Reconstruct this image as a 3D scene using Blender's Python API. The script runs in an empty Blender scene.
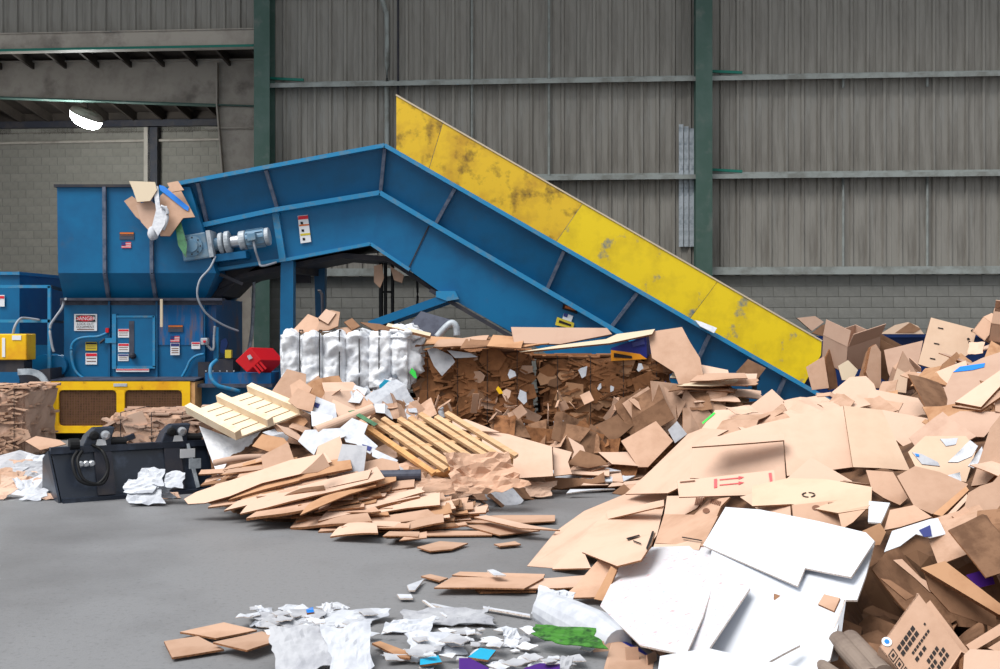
import bpy, math, random
from mathutils import Vector, Matrix, Euler, noise as mnoise
V3 = Vector
random.seed(7)
SC = bpy.context.scene
COL = SC.collection

# ------------------------------------------------------------------ camera, sky, sun, exposure
FPX, CAMH, HORY = 1150.0, 1.7, 325.0          # focal length in pixels, eye height, horizon row
cam_d = bpy.data.cameras.new('camera'); cam = bpy.data.objects.new('camera', cam_d); COL.objects.link(cam)
cam_d.sensor_width = 36.0; cam_d.lens = 36.0 * FPX / 1000.0
cam_d.shift_y = -(334.5 - HORY) / 1000.0
cam_d.clip_end = 200
cam.location = (0, 0, CAMH); cam.rotation_euler = (math.radians(90), 0, 0)
SC.camera = cam
SC.view_settings.view_transform = 'Standard'; SC.view_settings.look = 'None'
SC.view_settings.gamma = 1.0; SC.view_settings.use_curve_mapping = False
SC.view_settings.exposure = 0.14
w = bpy.data.worlds.new('sky'); SC.world = w; w.use_nodes = True
bg = w.node_tree.nodes['Background']; bg.inputs[0].default_value = (0.93, 0.97, 1.0, 1); bg.inputs[1].default_value = 0.72
sun_d = bpy.data.lights.new('daylight', 'SUN'); sun_d.energy = 3.9; sun_d.angle = math.radians(38); sun_d.color = (1.0, 0.97, 0.93)
sun = bpy.data.objects.new('daylight', sun_d); COL.objects.link(sun)
sun.location = (-6, -4, 12)
sun.rotation_euler = V3((0.52, 0.42, -1.0)).to_track_quat('-Z', 'Y').to_euler()

# ------------------------------------------------------------------ materials
def lin(r, g, b):
    return tuple((c/255/12.92 if c/255 <= .04045 else ((c/255+.055)/1.055)**2.4) for c in (r, g, b)) + (1,)
def mat(name, col, rough=.7, metal=0, var=.0, col2=None, nscale=3.0, nlo=.45, nhi=.65, bump=0, bscale=40, stretch=(1, 1, 1),
        alpha=None, trans=0, spec=.3, rnd=0.0, dirt=None, dlo=.55, dhi=.75, dscale=1.3, emit=0, sss=0):
    m = bpy.data.materials.new(name); m.use_nodes = True
    nt = m.node_tree; N = nt.nodes; L = nt.links
    b = N['Principled BSDF']
    b.inputs['Roughness'].default_value = rough; b.inputs['Metallic'].default_value = metal
    b.inputs['Specular IOR Level'].default_value = spec
    tc = N.new('ShaderNodeTexCoord'); mp = N.new('ShaderNodeMapping'); mp.inputs['Scale'].default_value = stretch
    L.new(tc.outputs['Object'], mp.inputs['Vector'])
    rgb = N.new('ShaderNodeRGB'); rgb.outputs[0].default_value = col
    out = rgb.outputs[0]
    def mixto(out, c2, sc, lo, hi, detail=6):
        n = N.new('ShaderNodeTexNoise'); n.inputs['Scale'].default_value = sc; n.inputs['Detail'].default_value = detail
        n.inputs['Roughness'].default_value = .62
        L.new(mp.outputs[0], n.inputs['Vector'])
        r = N.new('ShaderNodeMapRange'); r.inputs[1].default_value = lo; r.inputs[2].default_value = hi
        L.new(n.outputs[0], r.inputs[0])
        x = N.new('ShaderNodeMix'); x.data_type = 'RGBA'
        L.new(r.outputs[0], x.inputs[0]); L.new(out, x.inputs[6]); x.inputs[7].default_value = c2
        return x.outputs[2]
    if col2: out = mixto(out, col2, nscale, nlo, nhi)
    if dirt: out = mixto(out, dirt, dscale, dlo, dhi, 9)
    if rnd:
        oi = N.new('ShaderNodeObjectInfo'); r = N.new('ShaderNodeMapRange')
        r.inputs[3].default_value = 1 - rnd; r.inputs[4].default_value = 1 + rnd
        L.new(oi.outputs['Random'], r.inputs[0])
        hs = N.new('ShaderNodeHueSaturation'); L.new(out, hs.inputs['Color']); L.new(r.outputs[0], hs.inputs['Value'])
        out = hs.outputs[0]
    L.new(out, b.inputs['Base Color'])
    if bump:
        n = N.new('ShaderNodeTexNoise'); n.inputs['Scale'].default_value = bscale; n.inputs['Detail'].default_value = 5
        L.new(mp.outputs[0], n.inputs['Vector'])
        bp = N.new('ShaderNodeBump'); bp.inputs['Strength'].default_value = bump; bp.inputs['Distance'].default_value = .02
        L.new(n.outputs[0], bp.inputs['Height']); L.new(bp.outputs[0], b.inputs['Normal'])
    if alpha is not None: b.inputs['Alpha'].default_value = alpha
    if trans: b.inputs['Transmission Weight'].default_value = trans
    if emit:
        b.inputs['Emission Color'].default_value = col; b.inputs['Emission Strength'].default_value = emit
    return m

M = {}
M['kraftL'] = mat('kraft_light', lin(207, 176, 156), .85, rnd=.07, col2=lin(198, 165, 144), nscale=1.6, bump=.08, bscale=25)
M['kraftM'] = mat('kraft_mid', lin(188, 154, 132), .85, rnd=.13, col2=lin(171, 136, 113), nscale=2.2, bump=.10, bscale=25)
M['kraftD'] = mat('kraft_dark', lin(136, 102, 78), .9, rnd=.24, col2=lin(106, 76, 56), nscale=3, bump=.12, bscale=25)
M['kraftY'] = mat('kraft_straw', lin(205, 178, 155), .85, rnd=.06, col2=lin(196, 167, 144), nscale=2)
M['kraftP'] = mat('kraft_pinkish', lin(184, 154, 136), .85, rnd=.08, col2=lin(174, 142, 124), nscale=2)
M['kraftO'] = mat('kraft_orange', lin(182, 140, 107), .85, rnd=.12, col2=lin(162, 119, 87), nscale=3)
M['edge'] = mat('corrugated_edge', lin(150, 104, 70), .9, col2=lin(96, 60, 38), nscale=120, nlo=.4, nhi=.6)
M['edgeW'] = mat('white_board_edge', lin(205, 196, 190), .9, col2=lin(170, 150, 135), nscale=90)
M['white'] = mat('white_board', lin(205, 209, 217), .6, rnd=.05, spec=.3)
M['speck'] = mat('white_speckled_board', lin(200, 200, 206), .6, col2=lin(206, 158, 162), nscale=26, nlo=.60, nhi=.68, dirt=lin(160, 176, 210), dscale=31, dlo=.62, dhi=.7)
M['paper'] = mat('white_paper', lin(194, 198, 206), .7, rnd=.10, col2=lin(176, 180, 190), nscale=9)
M['paperG'] = mat('grey_paper', lin(170, 172, 178), .7, rnd=.08, col2=lin(146, 148, 156), nscale=6)
M['film'] = mat('white_film', lin(198, 201, 208), .35, spec=.5, col2=lin(158, 163, 176), nscale=7, nlo=.5, nhi=.72, bump=.5, bscale=16)
M['balefilm'] = mat('bale_film', lin(226, 229, 235), .4, spec=.45, col2=lin(184, 189, 200), nscale=9, nlo=.5, nhi=.75, bump=.35, bscale=22)
M['baleB'] = mat('pressed_brown_board', lin(146, 100, 66), .9, rnd=.18, col2=lin(112, 74, 48), nscale=4, bump=.15, bscale=25)
M['tubegrey'] = mat('grey_brown_tube', lin(132, 118, 108), .85, col2=lin(112, 98, 90), nscale=6)
M['wood'] = mat('pale_wood', lin(206, 172, 134), .75, rnd=.06, col2=lin(188, 148, 108), nscale=6, stretch=(1, 1, 9))
M['woodW'] = mat('white_wood', lin(226, 208, 182), .75, rnd=.04, col2=lin(214, 190, 160), nscale=6)
M['woodO'] = mat('orange_wood', lin(206, 158, 106), .75, rnd=.06, col2=lin(186, 134, 84), nscale=8)
M['blue'] = mat('blue_paint', lin(0, 100, 148), .42, spec=.35, col2=lin(4, 86, 132), nscale=1.2, dirt=lin(70, 84, 104), dscale=1.6, dlo=.62, dhi=.85)
M['blueShaded'] = mat('blue_paint_shaded', lin(0, 86, 130), .45, spec=.4, col2=lin(8, 76, 114), nscale=1.4, dirt=lin(58, 66, 84), dscale=1.9, dlo=.60, dhi=.82)  # darker copy of the blue: shade of down-facing and far parts in its colour
M['blueR'] = mat('blue_paint_rusty', lin(0, 92, 150), .5, col2=lin(110, 90, 92), nscale=2.4, nlo=.5, nhi=.72, stretch=(4, 1, .7))
M['blueE'] = mat('blue_paint_edge', lin(40, 128, 176), .45, col2=lin(96, 128, 150), nscale=9, nlo=.5, nhi=.7)
M['greyrib'] = mat('worn_rib', lin(96, 104, 122), .6, col2=lin(54, 74, 100), nscale=8)
M['navy'] = mat('navy_paint', lin(8, 40, 92), .5, col2=lin(4, 28, 70), nscale=2)
M['yellow'] = mat('yellow_paint', lin(236, 188, 16), .5, col2=lin(222, 158, 22), nscale=2.5, dirt=lin(84, 52, 22), dscale=5, dlo=.66, dhi=.76)
M['yscuff'] = mat('yellow_plate_scuffed', lin(226, 184, 32), .42, spec=.5, col2=lin(176, 128, 34), nscale=1.1, nlo=.48, nhi=.70, dirt=lin(66, 42, 22), dscale=2.6, dlo=.53, dhi=.70)
M['yblue'] = mat('yellow_plate_blue_scuffs', lin(236, 204, 10), .45, spec=.5, col2=lin(212, 180, 14), nscale=1.6, dirt=lin(72, 104, 134), dscale=1.5, dlo=.57, dhi=.66)
M['brownmesh'] = mat('brown_mesh', lin(112, 84, 54), .7, col2=lin(80, 60, 40), nscale=14, bump=.5, bscale=120)
M['black'] = mat('black_paint', lin(30, 38, 52), .38, spec=.5, col2=lin(58, 68, 86), nscale=4.5, nlo=.48, nhi=.70)
M['rubber'] = mat('black_rubber', lin(18, 19, 22), .6)
M['dark'] = mat('dark_steel', lin(44, 46, 56), .6, col2=lin(62, 58, 60), nscale=4)
M['grease'] = mat('grimy_steel', lin(74, 78, 92), .55, metal=.1, col2=lin(50, 52, 66), nscale=5)
M['gmotor'] = mat('grey_blue_casting', lin(94, 132, 160), .45, spec=.5, col2=lin(120, 138, 150), nscale=7)
M['ring'] = mat('light_grey_casting', lin(176, 184, 192), .45, spec=.5, col2=lin(130, 140, 150), nscale=8)
M['chrome'] = mat('bright_steel', lin(190, 194, 200), .3, metal=.7)
M['red'] = mat('red_paint', lin(196, 24, 34), .4)
M['tape'] = mat('blue_tape', lin(20, 120, 214), .5)
M['green'] = mat('green_tag', lin(60, 210, 80), .5)
M['greenD'] = mat('green_print', lin(60, 120, 40), .5, col2=lin(20, 60, 20), nscale=20)
M['leafy'] = mat('green_plastic', lin(70, 122, 84), .5, col2=lin(40, 84, 60), nscale=9)
M['purple'] = mat('purple_print', lin(70, 30, 120), .5)
M['cyan'] = mat('cyan_print', lin(30, 160, 200), .5)
M['orangeprint'] = mat('orange_print', lin(230, 150, 30), .5)
M['blueprint'] = mat('dark_blue_print', lin(30, 40, 120), .5)
M['ink'] = mat('black_ink', lin(34, 28, 28), .7)
M['inkbrown'] = mat('brown_ink', lin(120, 84, 66), .8)
M['inkred'] = mat('red_ink', lin(226, 96, 100), .7)
M['signW'] = mat('sign_white', lin(226, 228, 232), .45)
M['signR'] = mat('sign_red', lin(212, 40, 56), .45)
M['signY'] = mat('sign_yellow', lin(206, 186, 60), .5)
M['signO'] = mat('sign_orange', lin(206, 110, 50), .5)
M['flagB'] = mat('flag_blue', lin(52, 60, 120), .5)
M['rope'] = mat('grey_cable', lin(150, 156, 166), .6)
M['wire'] = mat('bale_wire', lin(60, 58, 60), .5, metal=.4)
M['greencol'] = mat('green_column_paint', lin(62, 88, 80), .55, col2=lin(74, 96, 90), nscale=1.5, dirt=lin(100, 108, 104), dscale=2.4)
M['teal'] = mat('teal_angle', lin(24, 110, 96), .5)
M['panel'] = mat('grey_wall_panel', lin(138, 135, 129), .55, spec=.3, rnd=.05, col2=lin(112, 108, 102), nscale=1.6, stretch=(3, 1, .35), dirt=lin(146, 148, 146), dscale=1.3, dlo=.58, dhi=.85)
M['girt'] = mat('galvanised_girt', lin(146, 152, 150), .5, col2=lin(120, 122, 118), nscale=3)
M['girtW'] = mat('galvanised_beam', lin(168, 160, 150), .6, col2=lin(148, 140, 131), nscale=1.8, dirt=lin(108, 100, 94), dscale=1.4)
M['block'] = mat('grey_block', lin(128, 128, 124), .9, rnd=.05, col2=lin(118, 118, 114), nscale=4, bump=.25, bscale=60)
M['blockA'] = mat('warm_grey_block', lin(132, 128, 120), .9, rnd=.05, col2=lin(122, 118, 110), nscale=4, bump=.2, bscale=60)
M['mortar'] = mat('mortar', lin(114, 114, 109), .95)
M['roofdark'] = mat('roof_underside', lin(70, 62, 56), .8, col2=lin(54, 48, 44), nscale=1.5)
M['floor'] = mat('concrete_floor', lin(126, 127, 130), .55, spec=.35, col2=lin(100, 100, 102), nscale=.35, nlo=.42, nhi=.68, dirt=lin(82, 82, 84), dscale=30, dlo=.54, dhi=.9, bump=.12, bscale=70)
M['lamp'] = mat('lamp_glow', (0.92, 1.0, 0.98, 1), .5, emit=14)
M['clearfilm'] = mat('cloudy_bag', lin(206, 212, 222), .3, spec=.6, alpha=.8, col2=lin(150, 158, 172), nscale=9)
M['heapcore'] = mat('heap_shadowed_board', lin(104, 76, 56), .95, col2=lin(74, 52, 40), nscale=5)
M['foam'] = mat('pale_foam', lin(202, 186, 162), .7)

# ------------------------------------------------------------------ geometry helpers
def P(px, py, d):
    return V3(((px - 500) / FPX * d, d, CAMH - (py - HORY) / FPX * d))
def gd(py): return CAMH * FPX / (py - HORY)
def Gr(px, py, z=0.0):
    d = (CAMH - z) * FPX / (py - HORY)
    return P(px, py, d)
def prism(pts, vec):
    n = len(pts); pts = [V3(p) for p in pts]; vec = V3(vec)
    V = pts + [p + vec for p in pts]
    F = [tuple(range(n)), tuple(range(2*n-1, n-1, -1))] + [(i, i + n, (i+1) % n + n, (i+1) % n) for i in range(n)]
    return V, F
def xz(poly, d, depth):                     # pixel outline at distance d, extruded straight back
    return prism([P(x, y, d) for x, y in poly], (0, depth, 0))
def rect(x0, y0, x1, y1, d, depth): return xz([(x0, y0), (x1, y0), (x1, y1), (x0, y1)], d, depth)
def box(c, s, R=None):
    c = V3(c); V = []
    for x in (-.5, .5):
        for y in (-.5, .5):
            for z in (-.5, .5):
                p = V3((x*s[0], y*s[1], z*s[2]))
                V.append(c + (R @ p if R else p))
    return V, [(0, 1, 3, 2), (4, 6, 7, 5), (0, 4, 5, 1), (2, 3, 7, 6), (0, 2, 6, 4), (1, 5, 7, 3)]
def frame_of(t, up=V3((0, 0, 1))):
    t = t.normalized()
    s = t.cross(up)
    if s.length < 1e-4: s = t.cross(V3((0, 1, 0)))
    s.normalize(); return s, s.cross(t).normalized()
def bar(a, b, wd, h, up=V3((0, 0, 1))):
    a, b = V3(a), V3(b); s, u = frame_of(b - a, V3(up)); V = []
    for p in (a, b):
        for i, j in ((-1, -1), (1, -1), (1, 1), (-1, 1)): V.append(p + s*(i*wd/2) + u*(j*h/2))
    return V, [(3, 2, 1, 0), (4, 5, 6, 7)] + [(i, (i+1) % 4, (i+1) % 4 + 4, i + 4) for i in range(4)]
def tube(pts, r, n=8, r2=None):
    pts = [V3(p) for p in pts]; V = []; F = []
    for i, p in enumerate(pts):
        t = (pts[min(i+1, len(pts)-1)] - pts[max(i-1, 0)])
        s, u = frame_of(t)
        rr = r if r2 is None else r + (r2 - r) * i / (len(pts)-1)
        for k in range(n):
            a = 2*math.pi*k/n; V.append(p + s*(math.cos(a)*rr) + u*(math.sin(a)*rr))
    for i in range(len(pts)-1):
        for k in range(n): F.append((i*n+k, i*n+(k+1) % n, (i+1)*n+(k+1) % n, (i+1)*n+k))
    F.append(tuple(range(n-1, -1, -1))); F.append(tuple(range((len(pts)-1)*n, len(pts)*n)))
    return V, F
def curve(pts, n=6):                        # smooth path through points
    pts = [V3(p) for p in pts]; out = []
    for i in range(len(pts)-1):
        p0, p1, p2, p3 = pts[max(i-1, 0)], pts[i], pts[i+1], pts[min(i+2, len(pts)-1)]
        for k in range(n):
            t = k/n
            out.append(.5*((2*p1) + (p2-p0)*t + (2*p0-5*p1+4*p2-p3)*t*t + (3*p1-p0-3*p2+p3)*t**3))
    return out + [pts[-1]]
def lathe(c, axis, prof, n=24):             # prof: (distance along axis, radius)
    c = V3(c); axis = V3(axis).normalized(); s, u = frame_of(axis); V = []; F = []
    for h, r in prof:
        for k in range(n):
            a = 2*math.pi*k/n; V.append(c + axis*h + s*(math.cos(a)*r) + u*(math.sin(a)*r))
    for i in range(len(prof)-1):
        for k in range(n): F.append((i*n+k, i*n+(k+1) % n, (i+1)*n+(k+1) % n, (i+1)*n+k))
    F.append(tuple(range(n-1, -1, -1))); F.append(tuple(range((len(prof)-1)*n, len(prof)*n)))
    return V, F
def join(*gs):
    V, F = [], []
    for v, f in gs:
        o = len(V); V += list(v); F += [tuple(i + o for i in q) for q in f]
    return V, F
def loft(rings):
    n = len(rings[0]); V = [V3(p) for r in rings for p in r]; F = []
    for i in range(len(rings)-1):
        for k in range(n): F.append((i*n+k, i*n+(k+1) % n, (i+1)*n+(k+1) % n, (i+1)*n+k))
    F.append(tuple(range(n-1, -1, -1))); F.append(tuple(range((len(rings)-1)*n, len(rings)*n)))
    return V, F
import bmesh
def mesh_of(name, geo, mats, origin, smooth=False, eidx=None, fix=True):
    me = bpy.data.meshes.new(name)
    me.from_pydata([tuple(V3(v) - origin) for v in geo[0]], [], geo[1])
    if fix:
        bm = bmesh.new(); bm.from_mesh(me); bmesh.ops.recalc_face_normals(bm, faces=bm.faces); bm.to_mesh(me); bm.free()
    for m in (mats if isinstance(mats, (list, tuple)) else [mats]): me.materials.append(M[m] if isinstance(m, str) else m)
    if eidx:
        for i in eidx: me.polygons[i].material_index = 1
    if smooth: me.polygons.foreach_set('use_smooth', [True]*len(me.polygons))
    return me
def tag(o, label=None, cat=None, group=None, kind=None):
    if label: o['label'] = label
    if cat: o['category'] = cat
    if group: o['group'] = group
    if kind: o['kind'] = kind
    return o
def mk(name, geo, mats, parent=None, smooth=False, label=None, cat=None, group=None, kind=None, eidx=None, origin=None, local=False, bevel=0, fix=True):
    vs = geo[0]
    if origin is None:
        n = len(vs); c = V3((0, 0, 0))
        for v in vs: c += V3(v)
        c /= n; c.z = min(v[2] for v in vs); origin = c
    origin = V3(origin)
    o = bpy.data.objects.new(name, mesh_of(name, geo, mats, origin, smooth, eidx, fix)); COL.objects.link(o)
    if parent:
        o.parent = parent
        if local: o.location = origin
        else: o.location = origin - WORLD.get(parent.name, V3((0, 0, 0)))
    else: o.location = origin
    WORLD[o.name] = origin
    if bevel:
        b = o.modifiers.new('bevel', 'BEVEL'); b.width = bevel; b.segments = 2; b.limit_method = 'ANGLE'
    return tag(o, label, cat, group, kind)
WORLD = {}
def thing(name, loc, label, cat, group=None, kind=None, rotz=0):
    o = bpy.data.objects.new(name, None); COL.objects.link(o); o.location = loc; o.rotation_euler = (0, 0, rotz)
    o.empty_display_size = .2
    WORLD[o.name] = V3(loc); return tag(o, label, cat, group, kind)
def textmesh(name, body, size, o3, xdir, ydir, m, parent, lift=.004, align='CENTER'):   # flat lettering on a surface
    cu = bpy.data.curves.new(name, 'FONT'); cu.body = body; cu.size = size; cu.align_x = align; cu.align_y = 'CENTER'
    ob = bpy.data.objects.new(name, cu); me = bpy.data.meshes.new_from_object(ob)
    bpy.data.objects.remove(ob); bpy.data.curves.remove(cu)
    X, Y = V3(xdir).normalized(), V3(ydir).normalized(); Z = X.cross(Y)
    o3 = V3(o3) + Z*lift
    for v in me.vertices: v.co = X*v.co.x + Y*v.co.y
    me.materials.clear(); me.materials.append(M[m])
    o = bpy.data.objects.new(name, me); COL.objects.link(o); o.parent = parent
    o.location = o3 - WORLD.get(parent.name, V3((0, 0, 0))); return o

# ---- sheet material: every sheet has a thickness and its own cut edge
def nz(p, s=1.0, seed=0.0): return mnoise.noise(V3((p[0]*s + seed*7.31, p[1]*s - seed*3.7, p[2]*s + seed*1.9)))
def grid_sheet(c4, nu=5, nv=5, th=.008, bend=0.0, wav=0.0, wsc=2.0, seed=0, ragged=0.0, fold=None, foldh=0.0):
    a, b, c, d = [V3(p) for p in c4]
    n = (b - a).cross(d - a)
    if n.length < 1e-6: n = V3((0, 0, 1))
    n.normalize()
    if n.z < 0: n = -n
    size = ((b-a).length + (d-a).length) / 2
    rs = random.Random(seed*13+5)
    T = []
    for j in range(nv+1):
        for i in range(nu+1):
            u, v = i/nu, j/nv
            p = a*(1-u)*(1-v) + b*u*(1-v) + c*u*v + d*(1-u)*v
            k = bend*size*(1 - (2*u-1)**2) + bend*.4*size*(1 - (2*v-1)**2)
            if fold is not None:
                k += foldh*size*max(0, 1 - abs(u - fold)*2.2)
            if wav: k += wav*size*nz(p/size*1.0, wsc, seed)
            p = p + n*k
            if ragged and (i in (0, nu) or j in (0, nv)):
                cc = (a+b+c+d)/4; p = p + (cc - p)*rs.uniform(0, ragged)
            T.append(p)
    K = len(T); V = T + [p - n*th for p in T]; F = []; E = []
    W = nu+1
    for j in range(nv):
        for i in range(nu):
            q = (j*W+i, j*W+i+1, (j+1)*W+i+1, (j+1)*W+i); F.append(q); F.append(tuple(x+K for x in reversed(q)))
    def side(x, y): E.append(len(F)); F.append((x, x+K, y+K, y))
    for i in range(nu): side(i+1, i); side(nv*W+i, nv*W+i+1)
    for j in range(nv): side(j*W, (j+1)*W); side((j+1)*W+nu, j*W+nu)
    return (V, F), E
def poly_sheet(pts, th=.008):
    pts = [V3(p) for p in pts]; n = V3((0, 0, 0))
    for i in range(len(pts)):
        p, q = pts[i], pts[(i+1) % len(pts)]
        n += V3(((p.y-q.y)*(p.z+q.z), (p.z-q.z)*(p.x+q.x), (p.x-q.x)*(p.y+q.y)))
    n.normalize()
    cv = sum(pts, V3((0, 0, 0)))/len(pts) - V3((0, 0, CAMH))
    if n.dot(cv) > 0: n = -n
    g = prism(pts, -n*th)
    return g, list(range(2, len(g[1]))), n
# ================================================================== THE BUILDING
TH = math.atan(.077); CT, ST = math.cos(TH), math.sin(TH)
WO = V3((0, 22.4, 0))                                   # a point at the foot of the back wall
def wx(px, off=0.0):                                    # pixel column -> run along the wall (local x) on a plane 'off' behind the wall
    a = (px - 500) / FPX
    # world = WO + u*(CT,-ST) + off*(ST,CT); X = a*Y
    return (a*(WO.y + off*CT) - off*ST) / (CT + a*ST)
def wz(px, py, off=0.0):
    u = wx(px, off); Y = WO.y - u*ST + off*CT
    return CAMH - (py - HORY)/FPX*Y
floor = mk('floor', box((2, 14, -.05), (60, 44, .1)), 'floor', kind='structure', origin=(0, 14, -.1))

roof_shade = thing('shade_roof', (0, 17, 10.5), None, None, kind='structure')  # unseen strip of roof, added and cut back to shade the upper wall
mk('shade_roof_deck', box((0, 22, 10.6), (44, 6, .12)), 'roofdark', roof_shade)
for k in range(3): mk('shade_roof_purlin', bar((-22, 19.4 + k*1.5, 10.42), (22, 19.4 + k*1.5, 10.42), .08, .22), 'girtW', roof_shade)
def wall_root(name): 
    return thing(name, WO, None, None, kind='structure', rotz=-TH)
def lbox(x0, x1, y0, y1, z0, z1): return box(((x0+x1)/2, (y0+y1)/2, (z0+z1)/2), (x1-x0, y1-y0, z1-z0))

wall = wall_root('wall_back')
PITCH = .3048
def panel_mesh(name, wd, z0, z1, ribs):
    pr = [(0, 0)]
    for k in range(ribs):
        c = (k + .5)*PITCH
        pr += [(c-.044, 0), (c-.022, -.040), (c+.022, -.040), (c+.044, 0)]
        for m in (-.10, ):
            pass
        if True:
            e = (k + 1.0)*PITCH
            if k < ribs-1: pr += [(e-.045, 0), (e-.035, -.007), (e-.015, -.007), (e-.005, 0)]
    pr += [(wd - .004, 0), (wd - .004, .02), (0, .02)]
    pts = [V3((x, y, z0)) for x, y in pr]
    return prism(pts, (0, 0, z1 - z0))
pm = mesh_of('wall_panel', panel_mesh('wall_panel', .9144, 2.62, 10.4, 3), 'panel', V3((0, 0, 0)))
pm2 = mesh_of('wall_panel', panel_mesh('wall_panel', .9144, 7.45, 10.4, 3), 'panel', V3((0, 0, 0)))
u0 = wx(262)
k = 0
u = u0
while u < 15:
    o = bpy.data.objects.new('wall_panel', pm); COL.objects.link(o); o.parent = wall; o.location = (u, .0, 0); u += .9144
u = u0 - .9144
while u > -15.5:
    o = bpy.data.objects.new('wall_panel', pm2); COL.objects.link(o); o.parent = wall; o.location = (u, .0, 0); u -= .9144
mk('wall_light_stop', join(lbox(u0-.1, 15, .03, .06, 2.6, 10.5), lbox(-15.5, u0-.1, .03, .06, 7.45, 10.5)), 'roofdark', wall, local=True, origin=(0, 0, 2.6))  # unseen sheet added behind the panels to block light through their gaps
# girts: Z-sections lying along the wall
def girt(z, x0, x1, h=.085, dp=.20):
    g = join(lbox(x0, x1, -.042-dp, -.042, z-.012, z+.0), lbox(x0, x1, -.042-dp, -.042-dp+.012, z-h, z-.012), lbox(x0, x1, -.054, -.040, z, z+.06))
    mk('girt', g, 'girt', wall, local=True, origin=(x0, 0, z))
for z in (6.43, 4.565, 8.3): girt(z, u0 - .05, 15)
girt(8.9, -15, u0-.05)
mk('girt', join(lbox(u0, 15, -.26, -.04, 2.655, 2.70), lbox(u0, 15, -.26, -.245, 2.70, 2.80)), 'girt', wall, local=True, origin=(u0, 0, 2.655))
# sag rods and the conduit
for px, za, zb in ((549, 4.57, 8.3), (472, 6.4, 8.3), (472, 4.57, 6.4), (843, 4.35, 4.56), (843, 6.2, 6.42), (927, 4.35, 4.56), (927, 6.2, 6.42), (843, 2.8, 4.56), (927, 2.8, 4.56)):
    uu = wx(px, -.06); mk('sag_rod', tube([(uu, -.075, za), (uu, -.075, zb)],   .024, 6), 'girt', wall, local=True, origin=(uu, -.075, za))
uu = wx(387, -.09)
mk('conduit', tube(curve([(uu-.2, -.10, 8.6), (uu-.12, -.10, 8.15), (uu-.03, -.10, 7.85), (uu, -.10, 7.5), (uu, -.10, 5), (uu, -.10, 2.9)], 6), .045, 8), 'girt', wall, local=True, smooth=True)
uu = wx(398, -.09)
mk('conduit', tube([(uu, -.09, 8.4), (uu, -.09, 2.9)], .02, 6), 'dark', wall, local=True)
# pale strips laid on the wall beside the column
uu = wx(679, -.1)
for k in range(3): mk('pale_patch_strip', lbox(uu + k*.1, uu + k*.1 + .085, -.075, -.045, 3.2, 5.55 - .04*k), 'ring', wall, local=True)
# blocks: 13 courses
BL, BH = .4064, .2032
bm_full = mesh_of('block', lbox(0, BL-.010, -.10, .09, .005, BH-.005), 'block', V3((0, 0, 0)))
mk('mortar_bed', lbox(u0-.1, 15, -.092, .08, 0, 2.645), 'mortar', wall, local=True, origin=(u0, 0, 0))
stuff = []
for c in range(13):
    u = u0 - (BL/2 if c % 2 else 0)
    while u < 15:
        zt = c*BH
        if 7 <= c and u < wx(1010):
            o = bpy.data.objects.new('block', bm_full); COL.objects.link(o); o.parent = wall; o.location = (u, 0, zt)
        else: stuff.append(lbox(u, u+BL-.010, -.10, .09, zt+.005, zt+BH-.005))
        u += BL
mk('block_courses', join(*stuff), 'block', wall, local=True, origin=(0, 0, 0), kind='stuff')
# header beam over the opening on the left
z0h, z1h = wz(130, 50), wz(130, 34)
mk('header_beam', join(lbox(-15.5, u0-.1, -.16, -.13, z0h, z1h), lbox(-15.5, u0-.1, -.22, .05, z0h-.02, z0h), lbox(-15.5, u0-.1, -.20, .05, z1h, z1h+.02)), 'girtW', wall, local=True, origin=(-10, 0, z0h))
mk('header_lip', lbox(-15.5, u0-.1, -.235, -.22, z0h-.035, z0h+.012), 'teal', wall, local=True)

# columns (wide-flange)
def column(px, label, wd=.31, off=-.45, z1=10.4):
    u = wx(px, off)
    q = WO + V3((CT, -ST, 0))*u + V3((ST, CT, 0))*off
    t = thing('steel_column', (q.x, q.y, 0), label, 'column', kind='structure', rotz=-TH)
    mk('flange', lbox(-wd/2, wd/2, -.02, 0, 0, z1), 'greencol', t, local=True, origin=(0, 0, 0))
    mk('flange', lbox(-wd/2, wd/2, .36, .38, 0, z1), 'greencol', t, local=True, origin=(0, .37, 0))
    mk('web', lbox(-.012, .012, 0, .36, 0, z1), 'greencol', t, local=True, origin=(0, .2, 0))
    mk('base_plate', lbox(-wd*.7, wd*.7, -.1, .46, 0, .03), 'greencol', t, local=True, origin=(0, .2, 0))
    for z in (6.5, 4.62):
        mk('brace_angle', bar((.05, .36, z+.06), (.75, .30 + (-.45-off)-.02, z), .05, .05), 'teal', t, local=True)
    return t
column(704, 'green steel column rising behind the yellow conveyor plate')
column(262, 'green steel column at the corner beside the low side bay')

# ---- side bay behind the opening on the left
bay = wall_root('wall_bay')
YB = 5.45
zc = wz(130, 121, YB)
mk('mortar_bed', lbox(-18, -3.5, YB+.007, YB+.2, 0, zc), 'mortar', bay, local=True, origin=(-8, YB, 0))
bmA = mesh_of('block', lbox(0, BL-.010, YB, YB+.19, .005, BH-.005), 'blockA', V3((0, 0, 0)))
stuff = []
ncs = int(zc/BH)
ua, ub, uc = wx(-6, YB), wx(64, YB), wx(262, YB)
for c in range(ncs):
    u = -18 - (BL/2 if c % 2 else 0)
    while u < -3.6:
        zt = c*BH
        vis = (ua-.3 < u < uc and zt > wz(150, 190, YB)-.2) or (ua-.3 < u < ub and zt > 1.5)
        if vis:
            o = bpy.data.objects.new('block', bmA); COL.objects.link(o); o.parent = bay; o.location = (u, 0, zt)
        else: stuff.append(lbox(u, u+BL-.010, YB, YB+.19, zt+.005, zt+BH-.005))
        u += BL
mk('block_courses', join(*stuff), 'blockA', bay, local=True, origin=(0, 0, 0), kind='stuff')
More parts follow.
